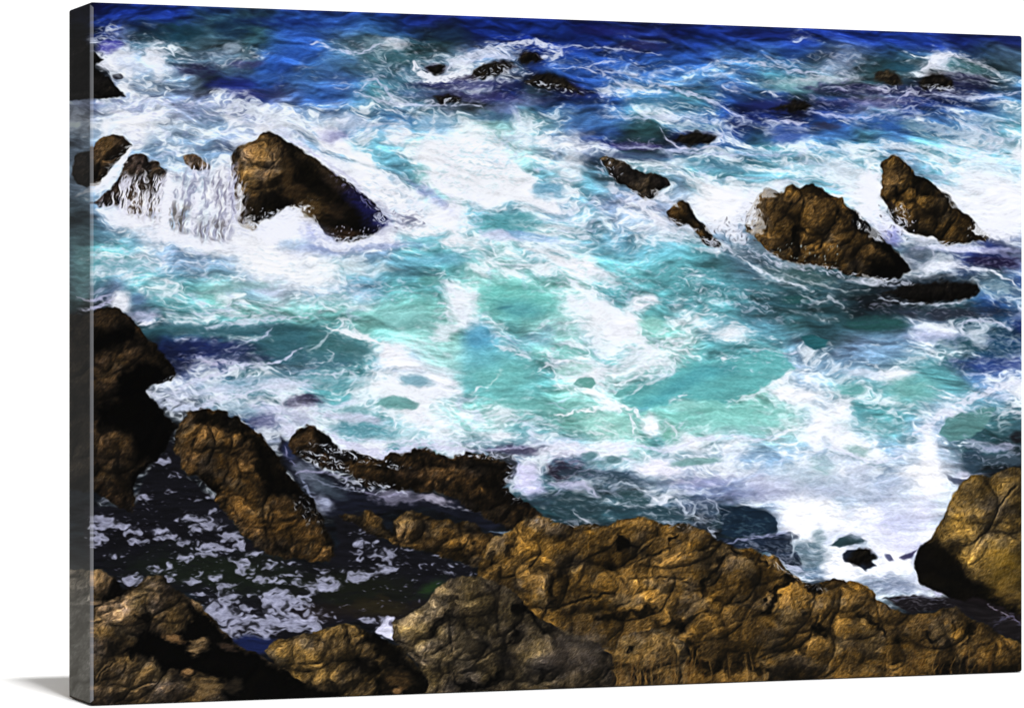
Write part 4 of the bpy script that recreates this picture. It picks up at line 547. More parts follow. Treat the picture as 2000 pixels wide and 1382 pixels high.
# the big golden shelf
rock([(925,1200),(935,1095),(942,1070),(960,1050),(1000,1035),(1020,1015),(1045,1003),(1060,1008),(1080,1018),(1120,1026),(1160,1022),(1190,1026),(1205,1013),(1230,1010),(1260,1012),(1290,1022),(1330,1022),(1360,1028),(1390,1045),(1412,1058),(1430,1068),(1470,1068),(1490,1082),(1510,1082),(1530,1105),(1550,1118),(1580,1140),(1600,1142),(1625,1130),(1650,1130),(1680,1138),(1700,1152),(1715,1170),(1740,1185),(1775,1200),(1810,1198),(1840,1188),(1870,1187),(1900,1208),(1930,1222),(1960,1245),(2012,1258),(2012,1394),(925,1394)],
 [(1000,1080,60,44,-30,16),(1130,1070,80,30,-20,12),(1200,1060,90,44,-15,14),(1060,1140,50,54,-30,18),(1150,1130,56,26,20,10),(1240,1150,84,54,-15,18),(1330,1070,90,34,-18,14),(1350,1110,60,40,-10,12),(1430,1130,56,46,-20,16),(1400,1200,90,44,-30,12),(1520,1200,84,46,-40,16),(1560,1180,70,54,-30,16),(1460,1250,90,40,-10,10),(1320,1190,60,30,0,9),(1150,1230,70,34,-20,12),(1280,1270,66,46,10,16),(1560,1280,90,44,0,10),(1650,1200,70,50,20,14),(1640,1165,50,34,0,10),(1700,1260,80,40,30,12),(1830,1225,66,36,0,18),(1920,1270,70,40,30,14),(1780,1290,80,34,0,10),(1960,1300,60,30,0,8),(1470,1160,60,24,30,8)],
 (168,120,46), 34, .85,
 shadows=[([(1200,1035),(1222,1040),(1228,1060),(1246,1062),(1215,1085),(1195,1080)],.9,7),([(1180,1090),(1205,1100),(1200,1115),(1180,1105)],.8,6),([(1305,1055),(1322,1040),(1318,1058),(1308,1066)],.85,4),([(1420,1070),(1440,1072),(1460,1085),(1435,1090)],.85,5),([(1395,1095),(1420,1085),(1400,1120),(1375,1150),(1385,1160),(1370,1160),(1370,1140)],.75,5),([(1440,1072),(1490,1078),(1475,1095),(1450,1090)],.5,5),([(1480,1085),(1500,1100),(1478,1102)],.7,4),([(1540,1120),(1560,1128),(1530,1150),(1495,1200),(1484,1195),(1510,1150)],.85,5),([(1570,1140),(1600,1145),(1598,1154),(1575,1152)],.8,4),
 ([(1080,1115),(1110,1120),(1105,1160),(1080,1175)],.5,10),([(1160,1195),(1280,1182),(1280,1196),(1200,1208),(1160,1210)],.75,6),([(1280,1215),(1345,1215),(1340,1235),(1310,1230)],.75,6),([(1345,1250),(1370,1265),(1365,1300),(1350,1290)],.75,6),([(1440,1265),(1475,1270),(1470,1300),(1430,1295)],.5,12),([(1590,1220),(1606,1225),(1625,1230),(1605,1242),(1590,1240)],.85,5),([(1565,1185),(1578,1195),(1575,1210)],.6,4),([(1665,1195),(1700,1205),(1728,1235),(1715,1230),(1690,1210)],.7,4),([(1800,1235),(1830,1245),(1820,1255),(1800,1248)],.75,5),([(1745,1240),(1770,1255),(1745,1255)],.6,5),([(1885,1205),(1905,1215),(1890,1250),(1880,1260),(1888,1230)],.8,5),
 ([(1500,1300),(1560,1290),(1620,1310),(1600,1330),(1500,1340)],.45,12),([(1820,1300),(1880,1290),(2012,1300),(2012,1330),(1820,1330)],.75,14),([(1350,1290),(1460,1290),(1500,1300),(1480,1315),(1360,1310)],.7,8),([(1560,1260),(1580,1255),(1575,1275)],.6,5),([(945,1085),(965,1078),(960,1108)],.6,6),([(995,1060),(1010,1055),(1000,1085),(990,1080)],.65,6),([(1020,1105),(1070,1100),(1080,1112),(1040,1118)],.55,8),([(1078,1120),(1092,1130),(1085,1170),(1060,1200),(1075,1160)],.75,6)],
 cracks=[([(1325,1085),(1360,1072),(1405,1066)],3),([(1220,1110),(1245,1095),(1290,1080),(1310,1070)],2.5),([(1080,1190),(1130,1172),(1200,1160)],3),([(1230,1130),(1280,1125),(1340,1130)],2),([(1600,1200),(1590,1230),(1560,1270)],2.5),([(1690,1205),(1730,1235),(1760,1260)],2.5),([(1850,1190),(1870,1220),(1860,1250)],2)],
 sd=15, edge=6, lights=[(1240,1150,70,40,0,.25),(1060,1140,40,50,0,.25),(1560,1190,70,50,0,.12),(1830,1215,50,24,0,.2)])
# right boulder
rock([(1788,1090),(1798,1062),(1820,1050),(1830,1030),(1845,1000),(1860,970),(1880,940),(1895,928),(1920,925),(1935,932),(1955,918),(1980,912),(2012,915),(2012,1235),(1990,1215),(1960,1205),(1930,1185),(1880,1172),(1830,1156),(1800,1140),(1786,1110)],
 [(1895,1000,50,70,25,16),(1960,980,60,60,0,12),(1950,1100,56,60,0,16),(1880,1070,50,34,0,8)], (196,150,66), 44, .55,
 shadows=[([(1785,1050),(1830,1058),(1870,1080),(1880,1105),(1900,1130),(1950,1150),(2012,1210),(2012,1245),(1900,1190),(1780,1150)],.9,10),([(1810,1040),(1850,1060),(1870,1050),(1880,1090),(1820,1080)],.5,9),([(1930,1020),(1955,1030),(1950,1045),(1910,1050)],.3,9),([(1915,925),(1935,930),(1930,955),(1910,960)],.35,7),([(1935,1140),(2012,1170),(2012,1190),(1960,1165)],.35,8)], cracks=[([(1985,948),(1960,975),(1945,1010),(1925,1045),(1900,1075)],2.2)], sd=16, edge=4, lights=[(1950,1120,44,40,0,.12)])
blob(1960,1110,36,40,0,(132,102,30),.45,.8,.4); blob(1975,1160,30,18,20,(120,92,40),.5,.6,.8)
patch([(1900,1165),(1960,1185),(2012,1215),(2012,1250),(1960,1238),(1925,1215),(1880,1180)], (20,16,18), 1., 4, 6, .9)
for i, l in enumerate([([(1928,1180),(1950,1192),(1995,1214)],1.6,(112,104,118),.8),([(1942,1222),(1956,1206),(1980,1204),(1996,1222)],3,(74,70,90),.8)]): line(*l, sd=80 + i)
# grey boulder in front
rock([(765,1245),(768,1215),(790,1200),(820,1185),(840,1165),(855,1145),(880,1130),(910,1122),(940,1125),(975,1140),(1000,1155),(1020,1170),(1030,1190),(1060,1210),(1090,1225),(1130,1240),(1170,1260),(1190,1275),(1200,1300),(1215,1394),(818,1394),(830,1330),(810,1290),(780,1260)],
 [(900,1165,70,44,10,18),(960,1180,70,60,0,16),(830,1220,50,56,-20,16),(875,1215,30,34,0,10),(905,1255,44,30,20,12),(985,1235,34,26,-20,12),(1050,1260,60,40,20,14),(925,1300,60,44,0,16),(1100,1300,80,44,0,12),(850,1310,30,50,0,8)], (140,116,76), 30, .95,
 shadows=[([(1000,1185),(1025,1170),(1050,1215),(1090,1235),(1060,1235),(1030,1200),(1005,1200)],.85,6),([(1000,1215),(1015,1230),(1005,1245),(998,1235)],.85,4),([(835,1230),(852,1200),(870,1195),(850,1235),(840,1248)],.65,6),([(915,1240),(950,1250),(960,1262),(925,1280),(905,1268)],.7,6),([(880,1310),(900,1330),(950,1335),(980,1305),(985,1320),(950,1345),(900,1345)],.85,4),([(1050,1310),(1085,1300),(1080,1310),(1055,1322)],.7,4),([(1080,1228),(1190,1272),(1200,1290),(1130,1262)],.7,6)],
 cracks=[([(870,1190),(900,1215),(930,1250),(950,1262)],2.4),([(1000,1250),(960,1275),(930,1290)],2.4),([(880,1245),(886,1262),(880,1280)],2)], sd=17, edge=5, lights=[(800,1235,30,40,-20,.35),(830,1280,20,40,-20,.3),(830,1200,30,20,-30,.15)])
blob(1140,1260,50,30,10,(92,82,74),.45,.7,.7); blob(1110,1290,50,30,10,(70,60,52),.4,.7,.8); blob(915,1255,22,18,0,(92,80,60),.4,.6,.5)
rock([(1205,1300),(1195,1270),(1210,1245),(1240,1230),(1280,1226),(1320,1240),(1345,1262),(1352,1290),(1340,1310),(1300,1394),(1210,1394)], [(1290,1270,54,36,0,10),(1260,1300,40,28,0,8)], (160,120,58), 26, .8, sd=18, edge=4, shadows=[([(1215,1275),(1228,1262),(1235,1262),(1222,1280)],.8,3),([(1330,1245),(1356,1280),(1348,1310),(1340,1280)],.6,5),([(1230,1315),(1260,1300),(1290,1320),(1270,1345),(1230,1345)],.6,8)])
# lower middle boulder
rock([(520,1270),(535,1252),(570,1242),(600,1235),(640,1225),(680,1218),(700,1222),(720,1235),(750,1248),(780,1262),(800,1280),(820,1305),(836,1325),(832,1394),(600,1394),(560,1330),(535,1295)],
 [(590,1275,60,34,0,14),(665,1255,44,34,0,12),(640,1300,40,60,-30,12),(715,1260,34,26,0,10),(690,1330,44,44,0,12),(775,1345,28,30,0,8)], (166,126,62), 26, 1.1,
 shadows=[([(700,1222),(760,1248),(838,1325),(836,1394),(740,1394),(735,1320),(760,1300),(740,1270),(715,1250)],.9,10),([(690,1285),(735,1290),(750,1310),(710,1320),(690,1300)],.85,7),([(560,1320),(600,1338),(660,1345),(665,1394),(560,1394)],.9,7),([(668,1230),(682,1240),(672,1250)],.7,4),([(640,1320),(660,1330),(680,1394),(655,1394)],.6,5)], sd=19, edge=6, lights=[(570,1270,50,26,0,.3)])
blob(778,1330,24,18,0,(84,62,34),.6,.6,.8); blob(775,1350,10,8,0,(124,92,56),.8,.5,.6)
# bottom left mass
rock([(100,1110),(178,1110),(200,1112),(225,1130),(240,1150),(260,1145),(285,1130),(305,1120),(325,1130),(345,1150),(370,1165),(388,1172),(400,1190),(425,1215),(440,1232),(460,1255),(490,1270),(530,1292),(560,1312),(590,1332),(615,1394),(100,1394)],
 [(200,1135,34,34,20,12),(270,1180,90,34,-20,14),(330,1180,44,40,30,12),(230,1230,70,40,-30,14),(330,1220,36,26,0,10),(390,1265,22,22,-30,9),(250,1320,70,44,-20,14),(370,1355,90,30,-10,12),(200,1290,44,34,0,10),(170,1350,50,40,0,10)], (146,112,66), 28, 1.15,
 shadows=[([(215,1130),(250,1145),(240,1165),(200,1175),(215,1155)],.85,7),([(350,1160),(400,1195),(440,1232),(465,1260),(600,1335),(620,1394),(480,1394),(420,1345),(360,1320),(300,1290),(240,1270),(270,1245),(300,1225),(330,1250),(380,1215),(375,1185)],.96,8),([(270,1200),(305,1200),(300,1215),(275,1212)],.75,5),([(285,1180),(320,1160),(330,1162),(295,1188)],.5,5),([(180,1255),(240,1250),(230,1275),(180,1270)],.45,9),([(100,1110),(178,1110),(178,1394),(100,1394)],.35,3),([(330,1310),(440,1330),(480,1345),(400,1350),(340,1330)],.5,9)],
 cracks=[([(185,1185),(250,1170),(300,1160)],2),([(230,1290),(200,1310),(180,1340)],2),([(300,1330),(260,1345),(230,1370)],2.5)], sd=20, edge=6, lights=[(240,1185,70,30,-10,.3),(370,1345,60,16,0,.1)])
blob(392,1262,18,13,-30,(140,112,76),.9,.5,.7); blob(367,1312,12,10,0,(130,98,62),.9,.5,.7); blob(405,1342,30,14,10,(116,92,58),.8,.6,.9); blob(460,1340,14,12,0,(46,38,28),.7,.6,.6); blob(340,1245,22,8,20,(124,92,58),.8,.5,.8); blob(445,1262,16,6,20,(60,46,36),.7,.5,.8)

# water running over the left ledge
def fall(P, dens, col, sd, a0=.9, fx=3.6, fy=19., slant=.15):
    xs = [p[0] for p in P]; ys = [p[1] for p in P]; w = win(min(xs), min(ys), max(xs), max(ys), 12); x, y = XX[w], YY[w]
    wob = (fbm(x / 34, y / 44, 501 + sd, 3) - .5) * 22
    u = x + wob + (y - 380) * slant
    n = eq(.55 * fbm(u / fx, y / fy, 511 + sd, 3, .62) + .25 * fbm(u / (fx * 3), y / (fy * 1.6), 513 + sd, 2) + .2 * fbm(u / 2.2, y / 5, 515 + sd, 2)); d = polysd(P, x + W3[w] * 24, y + W4[w] * 24)
    s = .80 + .36 * fbm(x / 4, y / 12, 521 + sd, 3, .6)
    m = (ss(1 - dens - .22, 1 - dens + .20, n) * ss(-12, 12, d) * a0)[..., None]
    IMG[w] = IMG[w] * (1 - m) + np.array(col, f4) * s[..., None] * m
fall([(320,335),(460,325),(470,440),(440,478),(320,460),(215,410),(235,380),(300,405)], .42, (128,130,160), 1, .75)
fall([(330,395),(368,405),(362,458),(322,455)], .55, (84,72,62), 2, .85); fall([(388,436),(445,430),(438,474),(398,476)], .5, (88,80,80), 3, .8); fall([(215,388),(322,392),(302,445),(235,418)], .55, (84,70,56), 4, .85)
fall([(410,345),(462,340),(468,420),(430,430)], .35, (104,100,120), 5, .7)
fall([(235,345),(332,338),(326,405),(300,436),(192,408),(215,372)], .50, (226,226,244), 6, .92); fall([(225,380),(325,372),(312,436),(215,416)], .35, (236,236,250), 7, .9)
fall([(362,318),(412,318),(412,346),(372,348)], .5, (226,226,244), 8)
fall([(446,330),(470,330),(478,430),(456,430)], .5, (214,216,240), 9, .8)
for k, (px, pw_, a_) in enumerate([(330,9,.9),(352,4,.6),(383,7,.75),(418,5,.6),(448,5,.6),(283,4,.5),(262,3,.5)]): line([(px + 4, 335), (px, 380), (px - 6, 430), (px - 8, 468)], pw_, (246,247,255), a_, 6, sd=20 + k)
blob(330,462,60,14,8,(246,248,255),.8,.6,.7); blob(240,428,50,10,16,(240,243,252),.7,.6,.7); blob(430,482,60,12,4,(246,248,255),.8,.6,.7)
line([(257,287),(246,304),(226,330),(207,352),(188,366)], 7, W_, .98, sd=90); line([(329,336),(326,380),(320,420),(312,462)], 8, W_, .9, sd=91)
blob(620,462,36,20,34,(150,158,206),.55,.8,.6); blob(590,486,40,12,6,(170,182,220),.5,.8,.6); blob(560,440,20,14,0,(250,251,255),.8,.7,.6); blob(640,486,50,8,0,(120,140,190),.5,.6,.7)
# spray at the feet of the rocks
for (x, y, rx, ry, r, a) in [(560,425,46,18,-28,.95),(545,455,60,24,0,.9),(515,440,20,10,-40,.7),(620,455,20,14,40,.6),(655,478,44,8,4,.75),(720,470,34,8,-10,.6),(1425,440,26,16,20,.85),(1440,462,22,14,30,.7),(1470,420,12,16,20,.5),(1395,440,24,14,0,.7),(1300,452,20,8,0,.5),(1262,398,22,8,0,.7),(1225,378,16,7,30,.6),(1290,380,16,12,0,.6),(1708,400,10,30,-20,.8),(1725,430,12,22,-30,.7),(1462,400,16,40,12,.75),(1478,440,20,20,30,.5),(1500,372,30,12,-20,.5),(1702,372,18,44,-8,.9),(1690,420,20,24,-40,.85),(1718,450,18,20,-40,.5),(1870,392,20,14,40,.5),(1930,452,34,14,10,.8),(1960,440,40,30,0,.8),(1850,486,60,7,4,.5),(1560,520,60,6,8,.35),(1700,548,50,5,4,.45),(466,400,8,40,0,.6),(478,436,26,12,-10,.6),(600,432,30,12,35,.5),(735,462,30,10,-20,.6),(180,372,30,8,-20,.6),(250,430,60,14,10,.6),(360,470,90,14,4,.7),(1310,392,20,8,30,.5),(1380,492,30,6,10,.5),(1200,365,14,10,40,.6)]:
    w = win(x - 80, y - 60, x + 80, y + 60); c, s = np.cos(np.radians(r)), np.sin(np.radians(r)); dx = XX[w] + W3[w] * 26 - x; dy = YY[w] + W4[w] * 26 - y
    q = np.sqrt(((dx * c + dy * s) / rx) ** 2 + ((-dx * s + dy * c) / ry) ** 2) + (fbm(XX[w] / 5, YY[w] / 6, 551, 3, .7) - .5) * 1.3
    mix(w, (244, 247, 255), ss(1.15, .6, q) * a)
rr = np.random.RandomState(5)
for (x0, y0, x1, y1, n, c) in [(1395,425,1460,480,46,(34,28,34)),(1455,395,1485,470,30,(50,40,40)),(1716,395,1775,470,70,(36,30,40)),(470,405,560,450,60,(230,232,245)),(1725,400,1790,460,50,(226,226,244)),(640,440,740,475,40,(200,200,226)),(1500,470,1640,530,46,(150,160,160)),(760,410,830,450,26,(70,70,100))]:
    for _ in range(n):
        x = rr.uniform(x0, x1); y = rr.uniform(y0, y1); r = rr.uniform(.4, 1.3); w = win(x - 4, y - 4, x + 5, y + 5)
        mix(w, c, ss(r + .8, r - .4, np.hypot(XX[w] - x, (YY[w] - y) * rr.uniform(.5, 1.1))) * .75)
# waterlines: thin foamy water drawn over the feet of the rocks
for i, l in enumerate([(1490,500,60,16,24,.3),(1600,528,90,12,10,.3),(1720,548,70,9,4,.4),(1860,480,90,9,6,.4),(1740,440,30,40,50,.4),(1400,480,50,12,20,.4),(1240,384,60,12,24,.45),(1190,330,26,26,50,.3),(1320,440,40,14,20,.45),(480,446,50,14,-6,.45),(690,468,70,10,-4,.5),(680,350,90,8,40,.4),(560,415,50,14,-10,.4),(1455,430,24,40,10,.45),(760,430,40,20,30,.4),(330,745,50,10,-20,.3),(700,890,110,10,14,.3),(930,885,90,10,4,.34),(1010,940,24,40,10,.3),(600,1000,40,20,50,.25),(640,905,60,16,20,.34),(720,950,70,14,10,.3),(1120,1022,80,8,4,.26),(1330,1024,60,8,4,.26),(1560,1125,60,10,30,.3),(960,150,90,20,-6,.22),(1080,172,70,10,14,.3),(870,198,50,8,0,.35),(1800,176,90,12,2,.3)]): lace(*l, (214,220,236), .7 if l[1] < 960 else .4, .8, sd=200 + i)
# dry grass stalks along the lower edge
for _ in range(150):
    x = rr.choice([rr.uniform(1190, 1500), rr.uniform(1200, 1360), rr.uniform(1700, 1940)]); yb = 1392 - (x - 177) * .0363 - 10; hgt = rr.uniform(18, 70) * (1.6 if rr.rand() < .12 and x < 1360 else 1)
    if x > 1500: hgt *= .9
    c = (138, 104, 54) if rr.rand() < .6 else (74, 50, 22)
    line([(x, yb), (x + rr.uniform(-4, 4), yb - hgt * .5), (x + rr.uniform(-8, 8), yb - hgt)], rr.uniform(.7, 1.5), c, rr.uniform(.22, .5), 1.5, sd=int(rr.randint(90)))

# ---------------------------------------------------------------- oil-brush finish: smear along the local edges, then sharpen
def brush(I, steps, L, bias=0):
    g = blur(I @ np.array((.3, .59, .11), f4), 1); gy, gx = np.gradient(g)
    a = blur(gx * gx, 2); b = blur(gx * gy, 2) + bias * ROCKM; c = blur(gy * gy, 2) + 22. * (1 - ROCKM)
    th = .5 * np.arctan2(2 * b, a - c) + np.pi / 2
    tx = np.cos(th) * L; ty = np.sin(th) * L
    jj, ii = np.meshgrid(np.arange(PW, dtype=f4), np.arange(PH, dtype=f4)); acc = I.copy(); n = 1
    for sg in (1, -1):
        px, py = jj.copy(), ii.copy(); dx, dy = tx * sg, ty * sg
        for _ in range(steps):
            px = px + dx; py = py + dy
            xi = np.clip(px, 0, PW - 1).astype(np.int32); yi = np.clip(py, 0, PH - 1).astype(np.int32)
            acc = acc + I[yi, xi]; n += 1
            nx_, ny_ = tx[yi, xi], ty[yi, xi]; s = np.sign(nx_ * dx + ny_ * dy); s[s == 0] = 1; dx, dy = nx_ * s, ny_ * s
    return acc / n
IMG = np.clip(IMG, 0, 255)
wm = ((1 - ROCKM) * ss(30, 120, IMG.mean(-1)))[..., None]
IMG = IMG * (1 - .12 * wm) + IMG.mean(-1)[..., None] * .12 * wm      # calmer sea colours
IMG = IMG * (1 - wm + wm * np.array((.985, .985, 1.012), f4))
ex = np.clip(IMG[..., 0] - IMG[..., 1] - 2, 0, 255) * .62 * (1 - ROCKM); IMG[..., 0] -= ex; IMG[..., 1] += ex * .25
IMG = IMG * (1 + ((.14 * st + .16 * st2 - .05 * RG) * (1 - ROCKM) * (1 - ss(225, 250, IMG.mean(-1))))[..., None])
sp = np.clip(fbm(XX / 2.1, YY / 1.7, 700, 2) - .5, -.3, .3) * ss(60, 200, IMG.mean(-1)) * (1 - ROCKM) * (1 - ss(236, 250, IMG.mean(-1)))
IMG = IMG + (sp * 60)[..., None]
grn = (np.random.RandomState(3).rand(PH, PW).astype(f4) - .5)
lumI = IMG @ np.array((.3, .59, .11), f4)
amp = 40 * ROCKM * ss(8, 60, lumI) + 26 * (1 - ROCKM) * ss(14, 90, lumI) * ss(256, 215, lumI)
IMG = IMG + (grn * amp)[..., None]
raw = IMG; IMG = brush(IMG, 3, .9, 14.); k_ = (.22 * ROCKM)[..., None]; IMG = IMG * (1 - k_) + raw * k_
IMG = IMG + (.30 + .80 * ROCKM)[..., None] * (IMG - blur(IMG, 1)) + (.16 + .16 * ROCKM)[..., None] * (IMG - blur(IMG, 3))
IMG = np.clip(IMG, 0, 255)
gl = np.clip(blur(IMG, 7) - 120, 0, 255) * .22 + np.clip(blur(IMG, 14) - 130, 0, 255) * .16    # the soft glow of the highlights
IMG = np.clip(255 - (255 - IMG) * (255 - gl * (1 - .55 * ROCKM[..., None])) / 255, 0, 255)

# ---------------------------------------------------------------- picture -> sheets for the face and the left side of the canvas
def warp(corners, w, h):                     # corners of the sheet in picture points: TL, TR, BR, BL
    src = [(0, 0), (1, 0), (1, 1), (0, 1)]; A = []; bb = []
    for (u, v), (x, y) in zip(src, corners):
        A.append([u, v, 1, 0, 0, 0, -x * u, -x * v]); bb.append(x); A.append([0, 0, 0, u, v, 1, -y * u, -y * v]); bb.append(y)
    H = np.append(np.linalg.solve(np.array(A, float), np.array(bb, float)), 1).reshape(3, 3)
    u, v = np.meshgrid((np.arange(w) + .5) / w, (np.arange(h) + .5) / h)
    D = H[2, 0] * u + H[2, 1] * v + 1
    x = (H[0, 0] * u + H[0, 1] * v + H[0, 2]) / D - X0; y = (H[1, 0] * u + H[1, 1] * v + H[1, 2]) / D - Y0
    x = np.clip(x, 0, PW - 1.001); y = np.clip(y, 0, PH - 1.001); ix = x.astype(int); iy = y.astype(int); fx = (x - ix)[..., None]; fy = (y - iy)[..., None]
    return (IMG[iy, ix] * (1 - fx) + IMG[iy, ix + 1] * fx) * (1 - fy) + (IMG[iy + 1, ix] * (1 - fx) + IMG[iy + 1, ix + 1] * fx) * fy

def lin(c):
    c = np.clip(c / 255, 0, 1); return np.where(c < .04045, c / 12.92, ((c + .055) / 1.055) ** 2.4)
def srgb(c):
    c = np.clip(c, 0, 1); return np.where(c < .0031308, c * 12.92, 1.055 * c ** (1 / 2.4) - .055)

def sheet(name, a):
    h, w = a.shape[:2]; im = bpy.data.images.new(name, w, h, alpha=False)
    px = np.ones((h, w, 4), np.float32); px[..., :3] = srgb(a)[::-1]
    im.pixels.foreach_set(px.ravel()); im.update(); im.pack(); return im

CW, CH, CT = .9167, .610, .0763              # a 36 by 24 inch canvas, deep stretcher
face = warp([(177, 4), (1997.5, 70), (1997.5, 1311), (177, 1377)], 1880, 1280)
face = lin(face) * INK                       # ink reflectance
side = warp([(135, 19), (177, 4), (177, 1377), (135, 1361)], 96, 1280)
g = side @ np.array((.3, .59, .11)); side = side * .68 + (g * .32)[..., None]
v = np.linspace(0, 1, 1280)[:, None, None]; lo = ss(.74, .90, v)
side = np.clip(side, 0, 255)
side = side * (.62 + .34 * ss(.30, .55, v)) * (1 - lo) + lo * ((g * .62)[..., None] + np.array((40, 38, 34))) + ss(.25, .6, v) * np.array((20, 20, 19))  # darker, greyer tone for the side's shade and sheen put into its colour
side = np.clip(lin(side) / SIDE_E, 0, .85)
im_face = sheet('print_face', face); im_side = sheet('print_side', side)

def mat(name, img=None, base=(.8, .8, .8), rough=.75, weave=0., fold_glint=0.):
    m = bpy.data.materials.new(name); m.use_nodes = True; nt = m.node_tree; N = nt.nodes; p = N['Principled BSDF']
    p.inputs['Roughness'].default_value = rough; p.inputs['Specular IOR Level'].default_value = SPEC
    p.inputs['Base Color'].default_value = (*base, 1)
    out = None
    if img:
        t = N.new('ShaderNodeTexImage'); t.image = img; t.interpolation = 'Linear'; t.extension = 'EXTEND'; out = t.outputs[0]
        uv = N.new('ShaderNodeUVMap'); uv.uv_map = 'UVMap'; nt.links.new(uv.outputs[0], t.inputs[0])
        if fold_glint:
            x = N.new('ShaderNodeMix'); x.data_type = 'RGBA'; x.inputs[0].default_value = fold_glint; nt.links.new(out, x.inputs[6]); x.inputs[7].default_value = (.55, .56, .60, 1); out = x.outputs[2]
        nt.links.new(out, p.inputs['Base Color'])
    if weave:
        tc = N.new('ShaderNodeTexCoord'); w1 = N.new('ShaderNodeTexWave'); w2 = N.new('ShaderNodeTexWave'); w1.bands_direction = 'X'; w2.bands_direction = 'Z'
        for w in (w1, w2): w.inputs['Scale'].default_value = 330; w.inputs['Distortion'].default_value = 1.2; w.inputs['Detail'].default_value = 1; nt.links.new(tc.outputs['Object'], w.inputs[0])
        a = N.new('ShaderNodeMath'); a.operation = 'ADD'; nt.links.new(w1.outputs[1], a.inputs[0]); nt.links.new(w2.outputs[1], a.inputs[1])
        b = N.new('ShaderNodeBump'); b.inputs['Strength'].default_value = weave; b.inputs['Distance'].default_value = .0002; nt.links.new(a.outputs[0], b.inputs['Height']); nt.links.new(b.outputs[0], p.inputs['Normal'])
    return m
M_FACE = mat('printed canvas', im_face, weave=.35)
M_FOLD = mat('canvas fold highlight', im_face, fold_glint=.24)  # pale highlight of the left fold mixed into its colour
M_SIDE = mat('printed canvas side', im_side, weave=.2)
M_RAW = mat('bare canvas', base=(.72, .68, .58), rough=.9, weave=.3)

def paperish():                              # matt white studio vinyl
    m = bpy.data.materials.new('white sweep'); m.use_nodes = True; nt = m.node_tree; N = nt.nodes; p = N['Principled BSDF']; p.inputs['Roughness'].default_value = .9; p.inputs['Specular IOR Level'].default_value = .1
    n = N.new('ShaderNodeTexNoise'); n.inputs['Scale'].default_value = 6; r = N.new('ShaderNodeValToRGB'); r.color_ramp.elements[0].color = (.84, .84, .84, 1); r.color_ramp.elements[1].color = (.86, .86, .86, 1)
    nt.links.new(n.outputs[0], r.inputs[0]); nt.links.new(r.outputs[0], p.inputs['Base Color']); return m
def wood():
    m = bpy.data.materials.new('pine'); m.use_nodes = True; nt = m.node_tree; N = nt.nodes; p = N['Principled BSDF']; p.inputs['Roughness'].default_value = .7
    t = N.new('ShaderNodeTexNoise'); t.inputs['Scale'].default_value = 30; mp = N.new('ShaderNodeMapping'); mp.inputs['Scale'].default_value = (1, 8, 8); tc = N.new('ShaderNodeTexCoord')
    r = N.new('ShaderNodeValToRGB'); r.color_ramp.elements[0].color = (.45, .30, .16, 1); r.color_ramp.elements[1].color = (.62, .46, .28, 1)
    nt.links.new(tc.outputs['Object'], mp.inputs[0]); nt.links.new(mp.outputs[0], t.inputs[0]); nt.links.new(t.outputs[0], r.inputs[0]); nt.links.new(r.outputs[0], p.inputs['Base Color']); return m

def mesh(name, V, Fc, m, parent=None, UV=None, smooth=False):
    me = bpy.data.meshes.new(name); me.from_pydata(V, [], Fc); me.materials.append(m)
    if UV:
        l = me.uv_layers.new(name='UVMap')
        for poly in me.polygons:
            for li in poly.loop_indices: l.data[li].uv = UV[me.loops[li].vertex_index]
    if smooth:
        for p in me.polygons: p.use_smooth = True
    me.update(); o = bpy.data.objects.new(name, me); COL.objects.link(o); o.parent = parent; return o

# ---------------------------------------------------------------- studio sweep: floor curving up into the wall
V = []; Fc = []; prof = [(SWEEP_Y0, 0), (3.2, 0), (3.9, 0)]
for k in range(1, 22):                       # gently rising, always facing the key lamp
    a = math.radians(min(k * 3.6, 72)); prof.append((prof[-1][0] + .13 * math.cos(a), prof[-1][1] + .13 * math.sin(a)))
for x in (-2.4, 2.6):
    V += [(x, y, z) for y, z in prof]
n = len(prof); Fc = [(i, n + i, n + i + 1, i + 1) for i in range(n - 1)]
bd = mesh('backdrop', V, Fc, paperish(), smooth=True); bd['kind'] = 'structure'

# ---------------------------------------------------------------- the canvas
ax = Vector((.856, .3282, 0)).normalized(); root = bpy.data.objects.new('canvas_print', None); COL.objects.link(root)
root.location = (-.3657, 3.0856, 0.0006); root.rotation_euler = (0, 0, math.atan2(ax.y, ax.x)); root.empty_display_size = .1
root['label'] = 'wrapped canvas print of turquoise surf breaking around brown rocks, standing on white ground'
root['category'] = 'canvas print'
R = .0026; K = 6                             # the fold: a small rounded edge; local x right, y back, z up
def prof_xz():                               # face outline with slightly rounded corners
    r = .0022; P = []
    for cx, cz, a0 in ((CW - r, CH - r, 0), (r, CH - r, 90), (r, r, 180), (CW - r, r, 270)):
        for k in range(5):
            a = math.radians(a0 + k * 22.5); P.append((cx + r * math.cos(a), cz + r * math.sin(a)))
    return P
O = prof_xz(); nO = len(O)
def ring(t):                                 # t = 0 flush with the face .. 1 on the side
    a = t * math.pi / 2; ins = R * (1 - math.sin(a)); y = R * (1 - math.cos(a))
    cx, cz = CW / 2, CH / 2
    return [(cx + (x - cx) * (CW / 2 - ins) / (CW / 2), y, cz + (z - cz) * (CH / 2 - ins) / (CH / 2)) for x, z in O]
def uvf(p): return (min(max(p[0] / CW, 0), 1), min(max(p[2] / CH, 0), 1))
rings = [ring(k / K) for k in range(K + 1)]
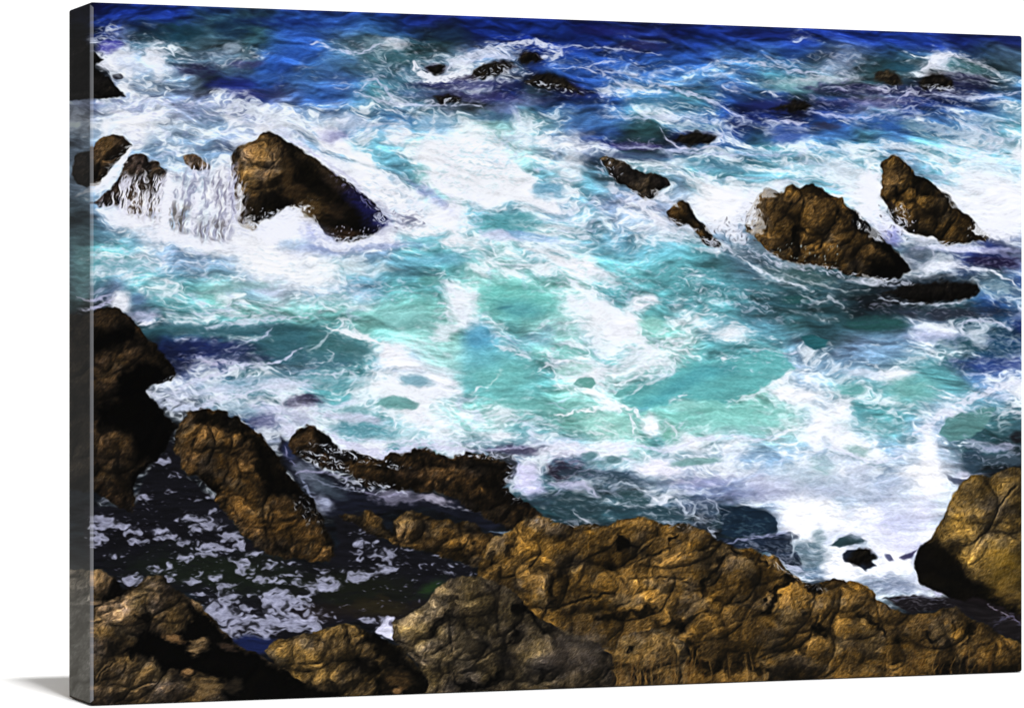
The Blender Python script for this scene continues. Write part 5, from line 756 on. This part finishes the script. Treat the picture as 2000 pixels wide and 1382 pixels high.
# which outline spans belong to the left fold
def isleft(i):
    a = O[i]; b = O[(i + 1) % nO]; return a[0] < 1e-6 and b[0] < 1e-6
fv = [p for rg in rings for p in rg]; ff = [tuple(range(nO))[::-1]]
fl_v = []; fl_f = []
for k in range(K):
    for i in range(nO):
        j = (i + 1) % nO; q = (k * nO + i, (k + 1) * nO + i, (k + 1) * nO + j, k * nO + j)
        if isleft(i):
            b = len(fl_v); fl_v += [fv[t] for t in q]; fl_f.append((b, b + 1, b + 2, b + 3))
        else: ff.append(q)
mesh('printed_face', fv, ff, M_FACE, root, [uvf(p) for p in fv])
e = mesh('folded_edge', fl_v, fl_f, M_FOLD, root, [(0.0035, p[2] / CH) for p in fl_v], smooth=True); e['label'] = 'fold along the left edge of the canvas, pale highlight painted into its colour'
# four wrapped sides, the print carried round them
def sidewrap(idx, uvmap, m, label):
    V = []; UV = []; Fc = []
    for i in idx:
        a = O[i % nO]; b = O[(i + 1) % nO]; s = len(V)
        for (x, z), y in ((a, R), (a, CT), (b, CT), (b, R)): V.append((x, y, z)); UV.append(uvmap(x, y, z))
        Fc.append((s, s + 1, s + 2, s + 3))
    o = mesh('side_wrap', V, Fc, m, root, UV); o['label'] = label
D = (CT - 0) / CW
sidewrap(range(0, 5), lambda x, y, z: (x / CW, 1 - y / CH), M_FACE, 'top side wrapped in dark blue sea')
sidewrap(range(5, 10), lambda x, y, z: (1 - y / CT, z / CH), M_SIDE, 'left side wrapped in shore and sea, dulled and darkened in colour for its shade')
sidewrap(range(10, 15), lambda x, y, z: (x / CW, y / CH), M_FACE, 'bottom side wrapped in brown rock')
sidewrap(range(15, 20), lambda x, y, z: (1 - y / CW, z / CH), M_FACE, 'right side wrapped in sea and brown rock')
# back: turned-over canvas and the wooden stretcher
def boxm(name, x0, x1, y0, y1, z0, z1, m):
    V = [(x, y, z) for x in (x0, x1) for y in (y0, y1) for z in (z0, z1)]
    return mesh(name, V, [(0, 1, 3, 2), (4, 6, 7, 5), (0, 4, 5, 1), (2, 3, 7, 6), (0, 2, 6, 4), (1, 5, 7, 3)], m, root)
W = wood(); t = .0015; wd = .045
boxm('stretcher_bar', t, CW - t, .006, CT - .001, t, wd, W); boxm('stretcher_bar', t, CW - t, .006, CT - .001, CH - wd, CH - t, W)
boxm('stretcher_bar', t, wd, .006, CT - .001, wd + .001, CH - wd - .001, W); boxm('stretcher_bar', CW - wd, CW - t, .006, CT - .001, wd + .001, CH - wd - .001, W)
boxm('canvas_back', t, CW - t, .003, .0045, t, CH - t, M_RAW)
